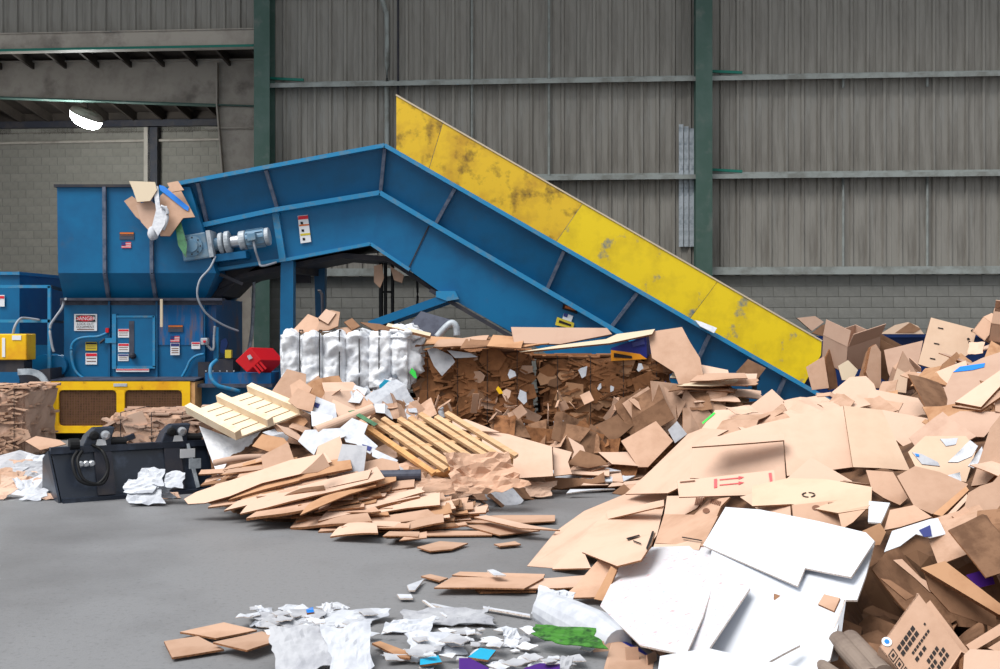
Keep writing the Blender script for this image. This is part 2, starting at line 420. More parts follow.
mk('wall_cap', lbox(-18, -3.5, YB, YB+.2, zc-.3, zc+.3), 'roofdark', bay, local=True, origin=(-8, YB, zc-.2))
mk('eave_strut', lbox(-18, -3.5, YB-.16, YB, zc-.16, zc), 'dark', bay, local=True, origin=(-8, YB, zc-.2))
mk('pipe', tube([(-18, YB-.12, zc-.55), (uc-.9, YB-.12, zc-.5)], .035, 8), 'girtW', bay, local=True)
for px, m, wd in ((153, 'dark', .24), (147.5, 'girtW', .16)):
    uu = wx(px, YB-.2); mk('wall_post', lbox(uu-wd/2, uu+wd/2, YB-.24, YB-.02, 0, zc-.2), m, bay, local=True, origin=(uu, YB, 0))
mk('wall_end', lbox(-3.7, -3.5, .3, YB, 0, 7.0), 'blockA', bay, local=True, origin=(-3.6, 3, 0))
# roof of the side bay with its purlins
roof = wall_root('ceiling_bay')
zr0 = 7.40; zr1 = zc + .02
def zroof(y): return zr0 + (zr1 - zr0)*(y/YB)
mk('roof_sheet', prism([(-18, .08, zroof(0)+.2), (-3.4, .08, zroof(0)+.2), (-3.4, YB+.3, zroof(YB)+.16), (-18, YB+.3, zroof(YB)+.16)], (0, 0, .06)), 'roofdark', roof, local=True, origin=(-10, 2, 7))
for k in range(26):
    uu = wx(-8 + k*0 + 2, 0) - 3 + k*.72 - 4.2
    if uu > -3.6: break
    mk('purlin', prism([(uu, .05, zroof(0)+.22), (uu, .05, zroof(0)+.0), (uu, YB, zroof(YB)-.06), (uu, YB, zroof(YB)+.16)], (.05, 0, 0)), 'roofdark', roof, local=True)
# rafter and tapered column of the bay
YR = 1.6
ra = wall_root('rafter_bay')
def lp(px, py, off): return (wx(px, off), off, wz(px, py, off))
pl = [lp(-60, 64, YR), lp(219, 61, YR), lp(256, 61, YR), lp(256, 106, YR), lp(219, 104, YR), lp(-60, 94, YR)]
mk('rafter_web', prism(pl, (0, .03, 0)), 'girtW', ra, local=True)
a, b = lp(-60, 95, YR), lp(256, 106, YR)
mk('rafter_flange', prism([(a[0], YR-.1, a[2]), (b[0], YR-.1, b[2]), (b[0], YR-.1, b[2]-.03), (a[0], YR-.1, a[2]-.03)], (0, .22, 0)), 'greencol', ra, local=True)
a, b = lp(-60, 64, YR), lp(256, 61, YR)
mk('rafter_flange', prism([(a[0], YR-.1, a[2]), (b[0], YR-.1, b[2]), (b[0], YR-.1, b[2]+.03), (a[0], YR-.1, a[2]+.03)], (0, .22, 0)), 'girtW', ra, local=True)
c0, c1 = lp(219, 106, YR), lp(258, 106, YR); f0 = (wx(243, YR), YR, 0); f1 = (wx(262, YR), YR, 0)
mk('column_web', prism([c0, c1, f1, f0], (0, .03, 0)), 'girtW', ra, local=True)
mk('column_flange', prism([(c0[0]-.03, YR-.12, c0[2]+.9), (c0[0], YR-.12, c0[2]+.9), (c0[0], YR-.12, c0[2]), (f0[0], YR-.12, 0), (f0[0]-.03, YR-.12, 0), (c0[0]-.03, YR-.12, c0[2])], (0, .26, 0)), 'girtW', ra, local=True)
mk('stiffener_rod', tube([lp(205, 128, YR-.05), lp(256, 128, YR-.05)], .018, 6), 'girtW', ra, local=True)
# lit high-bay lamp
lc = P(86, 117, 25.2)
lamp = thing('high_bay_lamp', lc, 'lit oval high bay lamp hanging under the bay roof', 'lamp')
ax = V3((.60, -.45, -.30)).normalized(); sd, up = frame_of(ax)
def oval(h, a, b, n=28): return [lc + ax*(math.cos(2*math.pi*k/n)*a) + sd*(math.sin(2*math.pi*k/n)*b) + up*h for k in range(n)]
mk('lamp_tray', loft([oval(.02, .55, .26), oval(.12, .50, .22), oval(.18, .3, .14)]), 'girtW', lamp)
mk('lamp_lens', loft([oval(.015, .54, .25), oval(-.12, .48, .22), oval(-.20, .32, .15), oval(-.23, .12, .06)]), 'lamp', lamp, smooth=True)
mk('hanger', tube([lc + up*.18, lc + V3((0, 0, 1.05))], .012, 6), 'dark', lamp)
ld = bpy.data.lights.new('lamp_light', 'POINT'); ld.energy = 380; ld.shadow_soft_size = .3; ld.color = (.95, 1, .99)
lo = bpy.data.objects.new('lamp_light', ld); COL.objects.link(lo); lo.location = lc + V3((0, -.1, -.3))
# ================================================================== THE BALER
DB = 17.5
def Bp(px, py, d=DB): return P(px, py, d)
baler = thing('baler', (P(130, 430, DB).x, DB+.8, 0), 'blue horizontal baler with tall hopper and yellow screened guard', 'baler')
def ring(px0, px1, py, dfront, dback):
    a, b = P(px0, py, dfront), P(px1, py, dfront)
    z = a.z
    return [V3((a.x, dfront, z)), V3((b.x, dfront, z)), V3((b.x, dback, z)), V3((a.x, dback, z))]
DT = DB - .32
mk('hopper', loft([ring(57, 190, 187, DT, DT+2.5), ring(58, 216, 273, DT, DT+2.5), ring(64, 205, 299, DB, DT+2.3)]), 'blue', baler)
mk('hopper_rim', join(bar(V3((P(55, 187, DT).x, DT-.02, P(0, 186, DT).z)), V3((P(132, 187, DT).x, DT-.02, P(0, 186, DT).z)), .06, .04), bar(V3((P(56, 187, DT).x, DT, P(0, 186, DT).z)), V3((P(56, 187, DT).x, DT+2.5, P(0, 186, DT).z)), .05, .04)), 'dark', baler)
for px, px2 in ((104.5, 109), (151.5, 156)):
    a, b, c = P(px, 187, DT-.03), P(px+.5, 273, DT-.03), P(px2, 299, DB-.03)
    mk('rib', join(bar(a, b, .05, .06, up=(0, 1, 0)), bar(b, c, .05, .06, up=(0, 1, 0))), 'greyrib', baler)
mk('charge_box', rect(64, 299, 205, 386, DB, 2.0), 'blue', baler)
mk('charge_box_end', rect(205, 299, 216, 386, DB+.12, 1.8), 'blueR', baler)
mk('worn_panel', rect(157, 302, 203, 345, DB-.015, .02), 'blueR', baler)
mk('ledge_angle', join(rect(60, 298, 222, 300.5, DB-.18, .2), rect(60, 300, 222, 305, DB-.02, .03)), 'grease', baler)
mk('ledge_bolt', lathe(P(66, 299, DB-.19), (0, -1, 0), [(0, .02), (.02, .02)], 8), 'chrome', baler)
for px in (109, 156.5): mk('seam_bar', rect(px-1, 301, px+1, 384, DB-.04, .05), 'blueShaded', baler)
# inspection door with its frame
door = mk('inspection_door', rect(115, 317, 153, 367, DB-.05, .05), 'blueR' if False else 'blue', baler, bevel=.008)
for g in (rect(112, 314, 116, 369, DB-.07, .06), rect(152.5, 316, 155, 367, DB-.06, .05), rect(112, 366, 155, 368.5, DB-.06, .05), rect(115, 315.5, 154, 317.5, DB-.06, .05)):
    mk('door_frame_bar', g, 'blueE', baler)
mk('hinge_plate', rect(105, 338, 116, 343, DB-.08, .03), 'blueE', baler)
mk('latch_slot', rect(129, 321, 134, 357, DB-.06, .02), 'grease', baler)
mk('latch_knob', lathe(P(133, 356, DB-.06), (0, -1, 0), [(0, .05), (.06, .04), (.08, .02)], 12), 'dark', baler)
mk('interlock_switch', rect(105.5, 328, 108.5, 332.5, DB-.08, .08), 'red', baler)
mk('interlock_arm', tube([P(100, 343, DB-.07), P(105, 339, DB-.07)], .02, 6), 'dark', baler)
mk('conduit', tube(curve([P(107, 333, DB-.06), P(98, 336.5, DB-.06), P(88, 337, DB-.06), P(78, 339, DB-.06), P(72, 345, DB-.06), P(71.5, 356, DB-.06), P(75, 370, DB-.06), P(83, 378, DB-.06), P(90, 380, DB-.06)], 5), .022, 6), 'blueE', baler, smooth=True)
mk('straight_edge', rect(160, 299, 162.5, 327, DB-.21, .03), 'foam', baler)
mk('conduit', tube(curve([P(204, 354, DB-.06), P(196, 356, DB-.06), P(190, 361, DB-.06), P(187, 368, DB-.06), P(182, 377, DB-.06)], 5), .022, 6), 'blueE', baler, smooth=True)
mk('junction_box', rect(200.5, 338, 207.5, 345, DB-.12, .12), 'ring', baler, bevel=.01)
mk('button', rect(203, 340.5, 205.5, 342.5, DB-.14, .03), 'signR', baler)
mk('conduit', tube(curve([P(207, 345, DB-.05), P(213, 350, DB-.05), P(214, 338, DB), P(215, 326, DB)], 5), .02, 6), 'rope', baler, smooth=True)
# signs and stickers
def plate(x0, y0, x1, y1, m, d=DB-.015): return mk('sign_plate', rect(x0, y0, x1, y1, d, .008), m, baler)
XR, ZU = V3((1, 0, 0)), V3((0, 0, 1))
def label_on(parent, body, px, py, size, m, d): textmesh('lettering', body, size, P(px, py, d), XR, ZU, m, parent, lift=.006)
s = mk('danger_sign', rect(74, 314, 97, 331, DB-.02, .012), 'signW', baler, label='white sign with red danger panel', bevel=.004)
mk('sign_border', rect(75.8, 315.2, 95.2, 321.8, DB-.026, .005), 'ink', s)
mk('red_oval', xz([(85.5+9.2*math.cos(k*math.pi/12), 318.5+2.9*math.sin(k*math.pi/12)) for k in range(24)], DB-.029, .003), 'signR', s)
label_on(s, 'DANGER', 85.5, 318.6, .078, 'signW', DB-.034)
label_on(s, 'LOCK OUT', 85.5, 324, .05, 'ink', DB-.024)
label_on(s, 'EQUIPMENT', 85.5, 327, .05, 'ink', DB-.024)
mk('print_line', rect(77, 329, 94, 329.8, DB-.024, .003), 'inkbrown', s)
def sticker(x0, y0, x1, y1, base, head, rows, d=DB-.016, hh=.28):
    s = mk('sticker', rect(x0, y0, x1, y1, d, .006), base, baler)
    if head: mk('sticker_header', rect(x0+.4, y0+.4, x1-.4, y0+(y1-y0)*hh, d-.004, .004), head, s)
    for k in range(rows):
        yy = y0 + (y1-y0)*(hh+.14) + k*(y1-y0)*(1-hh-.2)/max(rows, 1)
        mk('print_line', rect(x0+1, yy, x1-1.2, yy+(y1-y0)*.07, d-.004, .004), 'inkbrown', s)
    return s
sticker(85.5, 342, 97, 350.5, 'signY', 'ink', 2)
sticker(85.5, 353, 97, 364.5, 'signW', 'signR', 2)
sticker(118, 329, 129, 337.5, 'signW', 'signR', 2, DB-.062)
sticker(118, 343.5, 129, 352, 'signW', 'signR', 2, DB-.062)
sticker(118, 354, 128.5, 361, 'signW', 'flagB', 2, DB-.062)
sticker(116, 368.8, 149, 371.8, 'signW', 'signR', 0, DB-.062, .5)
sticker(168, 325, 183, 332, 'grease', 'signO', 1, DB-.035)
sticker(170.5, 343, 179.5, 355, 'signW', 'flagB', 3, DB-.035)
sticker(191.5, 342, 200, 349, 'signW', 'signR', 1, DB-.035)
sticker(119.5, 232, 134, 239.5, 'grease', 'signO', 1, DT-.012)
def flag(x0, y0, x1, y1, d, parent):
    f = mk('flag_sticker', rect(x0, y0, x1, y1, d, .005), 'signW', parent, label='small striped flag sticker with blue corner')
    h = (y1-y0)/7
    for k in range(0, 7, 2): mk('stripe', rect(x0, y0+k*h, x1, y0+(k+1)*h, d-.003, .003), 'signR', f)
    mk('flag_canton', rect(x0, y0, x0+(x1-x0)*.42, y0+4*h, d-.006, .004), 'flagB', f)
flag(121.5, 242, 131, 248, DT-.012, baler); flag(170.5, 336, 179.5, 342, DB-.035, baler)
# yellow screened guard below
DG = DB - .55
gx0, gx1, gy0, gy1 = 50.5, 190, 381.5, 433
for g in (rect(gx0, gy0, gx1, 390, DG, .08), rect(gx0, 426, gx1, gy1, DG, .08), rect(gx0, 390, 58.5, 426, DG, .08), rect(116.5, 390, 124.5, 426, DG, .08), rect(182, 390, gx1, 426, DG, .08)):
    mk('guard_rail', g, 'yellow', baler)
for x0, x1 in ((58.5, 116.5), (124.5, 182)):
    s = mk('guard_screen', rect(x0, 390, x1, 426, DG+.04, .015), 'brownmesh', baler)
    n = 22
    mk('screen_wires', join(*([bar(P(x0 + (x1-x0)*k/n, 390, DG+.035), P(x0 + (x1-x0)*k/n, 426, DG+.035), .007, .007, (0, 1, 0)) for k in range(1, n)] + [bar(P(x0, 390 + 36*k/14, DG+.035), P(x1, 390 + 36*k/14, DG+.035), .007, .007, (0, 1, 0)) for k in range(1, 14)])), 'inkbrown', s, kind='stuff')
    for (cx, cy, sx, sy) in ((x0, 390, 1, 1), (x1, 390, -1, 1), (x0, 426, 1, -1), (x1, 426, -1, -1)):
        mk('guard_corner', xz([(cx, cy), (cx+4*sx, cy), (cx+1.2*sx, cy+1.2*sy), (cx, cy+4*sy)], DG+.005, .06), 'yellow', baler)
mk('guard_side', rect(190, 382, 195, 433, DG+.02, .5), 'woodO', baler)
mk('name_plate', rect(113.5, 383.5, 127, 386.5, DG-.01, .02), 'ring', baler)
mk('guard_top', prism([P(50, 381, DG), P(195, 381, DG), P(195, 381, DG)+V3((0, .56, .02)), P(50, 381, DG)+V3((0, .56, .02))], (0, 0, .02)), 'grease', baler)
mk('base_frame', rect(55, 433, 290, 452, DB-.2, 1.8), 'dark', baler)
mk('side_chamber', rect(195, 384, 300, 436, DB-.15, 1.8), 'blue', baler)
mk('chamber_top', rect(205, 373, 271, 385, DB-.3, 1.9), 'blueR', baler)
mk('chamber_ledge', rect(195, 384, 272, 387.5, DB-.4, .5), 'grease', baler)
mk('dark_gearcase', join(rect(213, 359, 233, 374, DB-.1, .5), rect(198, 362, 210, 380, DB-.05, .3)), 'dark', baler)
mk('upright_bar', rect(213.5, 327, 218.5, 360, DB, .08), 'blue', baler)
mk('paddle', xz([(221, 340), (226, 338), (228, 343), (224, 355), (220, 352)], DB, .05), 'navy', baler)
mk('hydraulic_hose', tube(curve([P(217, 360, DB-.35), P(211, 366, DB-.45), P(211, 377, DB-.5), P(217, 385, DB-.5), P(226, 388, DB-.45), P(240, 391, DB-.35)], 5), .03, 8), 'blueE', baler, smooth=True)
mk('beaten_cap', join(rect(225, 350, 231, 358, DB-.12, .1)), 'signY', baler)
# front skirt over the base
for k in range(5): mk('bolt', lathe(P(206 + k*7, 371, DB-.31), (0, -1, 0), [(0, .012), (.01, .012)], 6), 'chrome', baler)

# ---- red tool box tipped on the ledge
rt = thing('red_toolbox', P(250, 374, DB-.35), 'red metal box tipped on a corner beside the baler', 'box')
rp = [P(x, y, DB-.45) for x, y in ((235, 361), (249.5, 347), (261, 360), (247, 372.5))]
mk('body', prism(rp, (.28, .35, -.02)), 'red', rt, bevel=.01)
mk('clasp', prism([P(x, y, DB-.47) for x, y in ((247, 356), (250, 354.5), (252.5, 358), (249, 360))], (0, .02, 0)), 'ring', rt)
for k in range(3): mk('grille_bar', bar(P(254+k*3, 366-k*2, DB-.47), P(260+k*3, 373-k*2, DB-.47), .03, .02, (0, 1, 0)), 'red', rt)

# ---- power unit, railing, controls on the far left
pu = thing('power_unit', P(8, 345, 18.4)*1.0, 'blue steel tank cabinet at the left edge behind the railing', 'cabinet')
pu.location.z = 0; WORLD[pu.name] = V3(pu.location)
a, b = P(-40, 0, 18.2), P(19.5, 0, 18.2)
mk('tank', loft([[V3((a.x, 18.2, 0)), V3((b.x, 18.2, 0)), V3((b.x+.14, 20, 0)), V3((a.x, 20, 0))], [V3((a.x, 18.2, P(0, 275, 18.2).z)), V3((b.x, 18.2, P(0, 275, 18.2).z)), V3((b.x+.14, 20, P(0, 275, 18.2).z)), V3((a.x, 20, P(0, 275, 18.2).z))]]), 'blue', pu)
mk('tank_lid', prism([(a.x, 18.15, P(0, 275, 18.2).z), (b.x+.02, 18.15, P(0, 275, 18.2).z), (b.x+.15, 20.05, P(0, 275, 18.2).z), (a.x, 20.05, P(0, 275, 18.2).z)], (0, 0, .05)), 'blueE', pu)
s = mk('sticker', rect(-2, 295, 4.5, 306.5, 18.17, .01), 'signW', pu); mk('sticker_header', rect(-1, 296, 4, 298.5, 18.165, .005), 'signR', s)
rl = thing('guard_railing', (P(49, 400, 17.3).x, 17.3, 0), 'blue pipe railing between the tank cabinet and the hopper', 'railing')
mk('post', rect(47.5, 286, 50.5, 384, 17.3, .05), 'blueE', rl)
mk('top_rail', rect(-30, 285, 50, 288, 17.3, .05), 'blueE', rl)
mk('mid_rail', rect(-30, 319.5, 50, 322.5, 17.3, .05), 'blueE', rl)
mk('top_rail', bar(P(50, 286.5, 17.32), P(62, 290, 18.6), .05, .04), 'dark', rl); mk('mid_rail', bar(P(50, 321, 17.32), P(62, 322, 18.6), .05, .04), 'dark', rl)
mk('toe_board', rect(28, 345, 50, 376, 17.6, .05), 'blueShaded', rl)
mk('flexible_conduit', tube(curve([P(64, 300, 17.4), P(62, 308, 17.35), P(55, 318, 17.3), P(50, 328, 17.3), P(52, 345, 17.3), P(54, 352, 17.3)], 5), .02, 6), 'rope', rl, smooth=True)
cb = mk('control_box', rect(-12, 334, 26.5, 360, 16.9, .35), 'yellow', None, label='bright yellow control box on the left edge by the railing', cat='control box', bevel=.015)
mk('sticker', rect(12, 335.5, 21, 340, 16.89, .01), 'signW', cb); mk('sticker', rect(2, 338, 5, 357, 16.89, .01), 'signW', cb)
mk('bracket', rect(-12, 360, 24, 372, 16.95, .3), 'dark', cb)
mk('cable', tube(curve([P(13, 334, 17), P(15, 326, 17), P(20, 319, 17.1), P(26, 318, 17.2), P(40, 320, 17.3)], 5), .018, 6), 'rope', cb, smooth=True)
hk = thing('tie_track', (P(40, 430, 16.9).x, 16.9, 0), 'black tying housing with a silver curved track at the left end of baler', 'machine')
pts = [(18, 374), (50, 368), (52, 440), (26, 440), (24, 395)]
mk('housing', xz(pts, 16.95, .7), 'dark', hk)
tr = curve([P(18, 372, 16.85), P(32, 372, 16.85), P(42, 377, 16.85), P(47, 388, 16.85), P(47.5, 410, 16.85), P(46, 424, 16.85), P(42, 434, 16.85)], 6)
mk('track', join(*[bar(tr[i], tr[i+1], .09, .03, (0, 1, 0)) for i in range(0, len(tr)-1)]), 'ring', hk)
mk('hood', lathe(P(43, 365, 17.5), (0, 1, 0), [(0, .16), (.5, .16)], 20), 'blue', hk)
mk('hood', lathe(P(56, 366, 17.4), (0, 1, 0), [(0, .16), (.5, .16)], 20), 'blue', hk)
mk('side_frame', rect(22, 392, 28, 432, 16.9, .4), 'blue', hk)

# ================================================================== THE CONVEYOR
conv = thing('feed_conveyor', (P(500, 400, DB).x, DB+.9, 0), 'long blue inclined feed conveyor rising over the bales to the hopper', 'conveyor')
DC, CW = 17.45, 1.75                                  # near side, width
rim = [(181, 187), (387, 149), (835, 406)]
fl = [(192, 229), (277, 211), (381, 194), (432, 224), (610, 328), (770, 423)]
bot = [(192, 268), (294, 262), (371, 245), (443, 294), (520, 337), (700, 445)]
DR_ = DC - .22                                        # the skirt flares outwards to its rim
def pz(p, d, dc=None): q = P(p[0], p[1], DB); return V3((q.x, d, q.z))
def skirt(pa, pb, ra, rb, m='blueShaded'):
    a, b, c, d = pz(pa, DR_), pz(pb, DR_), pz(rb, DC), pz(ra, DC)
    n = V3((0, .02, 0)); return prism([a, b, c, d], n)
segs = [((181, 187), (203, 183), (192, 229), (209, 225)), ((203, 183), (270, 170.6), (209, 225), (279, 211)), ((270, 170.6), (387, 149), (279, 211), (381, 194)),
        ((387, 149), (456, 188.6), (381, 194), (435, 226)), ((456, 188.6), (563, 250), (435, 226), (546, 291)), ((563, 250), (635, 291.3), (546, 291), (610, 328)),
        ((635, 291.3), (706, 332), (610, 328), (690, 375)), ((706, 332), (780, 374.5), (690, 375), (765, 420)), ((780, 374.5), (835, 406), (765, 420), (818, 450))]
for a, b, c, d in segs: mk('skirt_panel', skirt(a, b, c, d), 'blueShaded', conv)
for a, b, c, d in segs[1:]:
    mk('skirt_rib', bar(pz(a, DR_-.03) + V3((0, 0, -.03)), pz(c, DC-.03), .05, .08, (0, 1, 0)), 'greyrib', conv)
for a, b in zip(rim, rim[1:]): mk('rim_rail', bar(pz(a, DR_-.04), pz(b, DR_-.04), .14, .06), 'blueE', conv)
for a, b in zip(fl, fl[1:]): mk('flange_rail', bar(pz(a, DC-.07), pz(b, DC-.07), .16, .07), 'blueE', conv)
# side frame plates
mk('side_plate', xz([(192, 229), (277, 211), (283, 262), (217, 272), (192, 268)], DB, .02), 'blue', conv)
mk('side_plate', xz([(277, 211), (381, 194), (371, 245), (283, 262)], DB, .02), 'blue', conv)
mk('side_plate', xz([(381, 194), (432, 224), (409, 270), (371, 245)], DB, .02), 'blue', conv)
mk('side_plate', xz([(432, 224), (610, 328), (770, 423), (700, 450), (520, 337), (443, 294), (409, 270)], DB-.012, .02), 'blue', conv)
for a, b in (((276, 211), (284, 262)), ((192, 229), (192, 266))): mk('frame_upright', bar(pz(a, DB-.05), pz(b, DB-.05), .10, .1, (0, 1, 0)), 'blueE', conv)
for a, b in (((284, 260.5), (371, 244)), ((371, 244), (410, 270)), ((217, 270), (284, 260))): mk('bottom_rail', bar(pz(a, DB-.03), pz(b, DB-.03), .12, .05), 'blueE', conv)
mk('panel_joint', bar(pz((429, 226), DB-.02), pz((409, 268), DB-.02), .02, .015, (0, 1, 0)), 'dark', conv)
mk('bottom_channel', bar(pz((430, 290), DB-.02), pz((520, 342), DB-.02), .1, .06), 'dark', conv)
# far side, belt and pan
far = [(181, 187), (387, 149), (835, 406), (770, 423), (371, 245), (192, 268)]
mk('far_side_plate', prism([pz(p, DC+CW) for p in far], (0, .03, 0)), 'blueShaded', conv)
BN, BF = DB+.06, DC+CW-.02
mk('belt', loft([[pz(p, BN), pz(p, BF), pz((p[0], p[1]+4), BF), pz((p[0], p[1]+4), BN)] for p in ((192, 232), (379, 200), (800, 446))]), 'rubber', conv)
mk('return_pan', loft([[pz(p, DB+.04), pz(p, DC+CW), pz((p[0], p[1]+3), DC+CW), pz((p[0], p[1]+3), DB+.04)] for p in ((217, 268), (290, 257), (371, 241), (443, 290), (700, 440))]), 'grease', conv)
mk('sag_pan', loft([[pz(p, DC+.3), pz(p, DC+CW-.1), pz((p[0], p[1]+5), DC+CW-.1), pz((p[0], p[1]+5), DC+.3)] for p in ((215, 283), (240, 272), (340, 252), (385, 255), (440, 292))]), 'dark', conv)
mk('chute', xz([(205, 299), (222, 272), (262, 262), (240, 278), (222, 296)], DB+.3, 1.2), 'dark', conv)
mk('chute_lip', bar(P(219, 274, DB-.05), P(243, 284, DB-.05), .05, .04, (0, 1, 0)), 'dark', conv)
# yellow wear plates on the far side, standing above the rim
DY = DC + CW + .05
top = lambda x: 95 + (x-396)*(341-95)/(822-396)
def yq(xa, xb, lean, m):
    pass
seam = [(396, 396), (443, 424), (583, 548), (718, 683)]
tops = [396, 443, 583, 718, 822]; bots = [396, 424, 548, 683, 800]
yb = lambda x: 170 + (x-396)*(394-170)/(803-396)
for i in range(4):
    xa, xb, ca, cb_ = tops[i], tops[i+1], bots[i], bots[i+1]
    pl = [P(xa+.3, top(xa), DY), P(xb-.3, top(xb), DY)]
    if i == 3: pl += [P(821, 355, DY)]
    pl += [P(cb_-.3 if i < 3 else 803, yb(cb_) if i < 3 else 386, DY), P(ca+.3, yb(ca), DY)]
    mk('wear_plate', prism(pl, (0, .025, 0)), 'yscuff' if i < 2 else 'yblue', conv)
mk('wear_plate_highlight', bar(P(396, 95, DY+.01), P(822, 341, DY+.01), .05, .025), 'foam', conv)  # cream strip paints the highlight along the plates' top edge
# level pit section carrying on to the right
mk('pit_side', prism([P(800, 336, DY+.1), P(930, 336, DY+.1), P(1150, 336, DY+.1), P(1150, 420, DY+.1), P(800, 420, DY+.1)], (0, .04, 0)), 'navy', conv)
mk('pit_rail', bar(P(824, 336, DY+.03), P(1150, 335, DY+.03), .1, .05), 'navy', conv)
mk('pit_side', prism([P(835, 412, DC), P(1150, 412, DC), P(1150, 440, DC), P(818, 440, DC)], (0, .04, 0)), 'navy', conv)
# legs and braces
def leg(pts, d, m='blue'): mk('leg', prism([pz(p, d) for p in pts], (0, .22, 0)), m, conv)
zb = 438
leg([(281, 261), (293.5, 261), (293, zb), (279, zb)], DB-.02); leg([(298, 258), (310, 258), (308, zb), (303, zb)], DC+CW-.2, 'blueShaded')
mk('cross_member', rect(292, 270, 310, 283, DC+CW-.3, .1), 'dark', conv)
mk('cross_member', bar(pz((287, 268), DB+.1), pz((300, 268), DC+CW-.1), .12, .12), 'dark', conv)
mk('diagonal_brace', bar(pz((370, 325), DB-.06), pz((452, 296), DB-.06), .10, .12, (0, 0, 1)), 'blue', conv)
mk('brace_bracket', xz([(436, 291), (455, 291), (459, 299), (447, 301), (436, 297)], DB-.13, .12), 'blueE', conv)
mk('diagonal_brace', bar(pz((370, 325), DC+CW-.1), pz((452, 296), DC+CW-.1), .10, .12), 'blueShaded', conv)
for px in (381, 385.5, 392.5): mk('ladder_post', tube([P(px, 262, DB+1.0), P(px, 430, DB+1.0)], .035 if px < 384 else .028, 6), 'rubber', conv)
for py in (292, 320, 350): mk('ladder_rung', tube([P(381, py, DB+1.0), P(393, py, DB+1.0)], .02, 6), 'rubber', conv)
mk('hanging_cable', tube(curve([P(414, 272, DB+.6), P(417, 280, DB+.6), P(417.5, 300, DB+.6), P(416, 312, DB+.6)], 5), .02, 6), 'rubber', conv, smooth=True)
# warning sticker panels
s = mk('sticker', prism([pz(p, DB-.03) for p in ((298, 216), (308, 215), (311.5, 242), (301, 243.5))], (0, .008, 0)), 'signW', conv, label='tall white warning sticker')
for y0, y1, m in ((216.5, 220, 'signR'), (225, 226.5, 'signO'), (234, 236, 'signY')):
    k = (y0-216)*.13
    mk('sticker_header', prism([pz(p, DB-.035) for p in ((298.3+k, y0), (308.2+k, y0-1), (308.4+k, y1-1), (298.5+k, y1))], (0, .004, 0)), m, s)
for y0 in (222, 229.5, 238): mk('print_line', prism([pz(p, DB-.035) for p in ((300+(y0-216)*.13, y0), (302.5+(y0-216)*.13, y0), (302.8+(y0-216)*.13, y0+2.5), (300.3+(y0-216)*.13, y0+2.5))], (0, .004, 0)), 'ink', s)
def rotsq(pts, m, d=DB-.045): return mk('sticker', prism([pz(p, d) for p in pts], (0, .008, 0)), m, conv)
rotsq([(563, 304), (578, 308), (577, 314), (562, 309)], 'ink'); rotsq([(565, 305.5), (576, 308.5), (575.5, 311), (564.5, 308)], 'signO', DB-.052)
rotsq([(564, 313), (573, 316), (571, 322), (562, 319)], 'signW'); rotsq([(564, 313), (568, 314.3), (567, 317.5), (563.2, 316.3)], 'flagB', DB-.052)
rotsq([(557, 317), (574, 323), (573, 329), (555, 325)], 'signY'); rotsq([(559, 320), (571, 324.5), (570.7, 326.3), (558.5, 322.5)], 'ink', DB-.052)
# white rag on the rim
# ---- gearmotor drive
gm = thing('gear_motor', pz((205, 262), DB-.4), 'grey gearbox and electric motor bolted to the conveyor side', 'motor')
DM_ = DB - .42
mk('gearbox', prism([pz(p, DM_) for p in ((187, 238), (212, 234), (217, 259), (191, 263))], (0, .36, 0)), 'gmotor', gm, bevel=.02)
mk('end_plate', prism([pz(p, DM_-.03) for p in ((213, 233), (217, 232.5), (221, 258), (217, 259))], (0, .4, 0)), 'ring', gm)
mk('boss', lathe(pz((200, 248), DM_), (0, -1, 0), [(0, .15), (.03, .15), (.04, .10), (.07, .09)], 28), 'gmotor', gm)
for k in range(8):
    a = 2*math.pi*k/8; c = pz((200, 248), DM_)
    mk('bolt', lathe(c + V3((math.cos(a)*.125, -.03, math.sin(a)*.125)), (0, -1, 0), [(0, .012), (.015, .012)], 6), 'dark', gm)
mc, me_ = pz((218, 246), DB-.24), pz((273, 237.5), DB-.24)
axm = (me_ - mc).normalized(); Lm = (me_ - mc).length
def seg(name, t0, t1, r, m, n=24): mk(name, lathe(mc + axm*(Lm*t0), axm, [(0, r*.9), (.01, r), (Lm*(t1-t0)-.01, r), (Lm*(t1-t0), r*.9)], n), m, gm)
seg('shaft_housing', 0, .1, .10, 'gmotor'); seg('coupling_ring', .1, .18, .165, 'ring'); seg('coupling_ring', .21, .30, .175, 'ring'); seg('coupling', .30, .46, .09, 'chrome')
seg('motor_flange', .46, .58, .145, 'ring'); seg('motor_body', .58, .92, .13, 'gmotor'); seg('fan_cover', .92, 1.0, .135, 'ring')
for k in range(10):
    a = 2*math.pi*k/10; s_, u_ = frame_of(axm); q = mc + axm*(Lm*.6) + (s_*math.cos(a) + u_*math.sin(a))*.135
    mk('cooling_fin', bar(q, q + axm*(Lm*.3), .012, .03, s_*math.cos(a) + u_*math.sin(a)), 'gmotor', gm)
mk('terminal_box', prism([pz(p, DB-.45) for p in ((253, 236), (261, 234.5), (262, 242), (254, 243.5))], (0, .12, 0)), 'gmotor', gm, bevel=.01)
mk('mount_plate', prism([pz(p, DB-.32) for p in ((218, 256), (250, 252), (251, 259), (219, 263))], (0, .3, 0)), 'blue', gm)
mk('cable', tube(curve([pz((259, 243), DB-.4), pz((261, 252), DB-.4), pz((263, 262), DB-.3), pz((266, 267), DB-.3), pz((279, 263), DB-.2)], 5), .018, 6), 'rope', gm, smooth=True)
mk('cable', tube(curve([pz((222, 258), DB-.4), pz((218, 270), DB-.5), pz((210, 282), DB-.6), pz((208, 298), DB-.6), pz((215, 314), DB-.5), pz((228, 325), DB-.3), pz((240, 331), DB-.1)], 6), .016, 6), 'rope', gm, smooth=True)
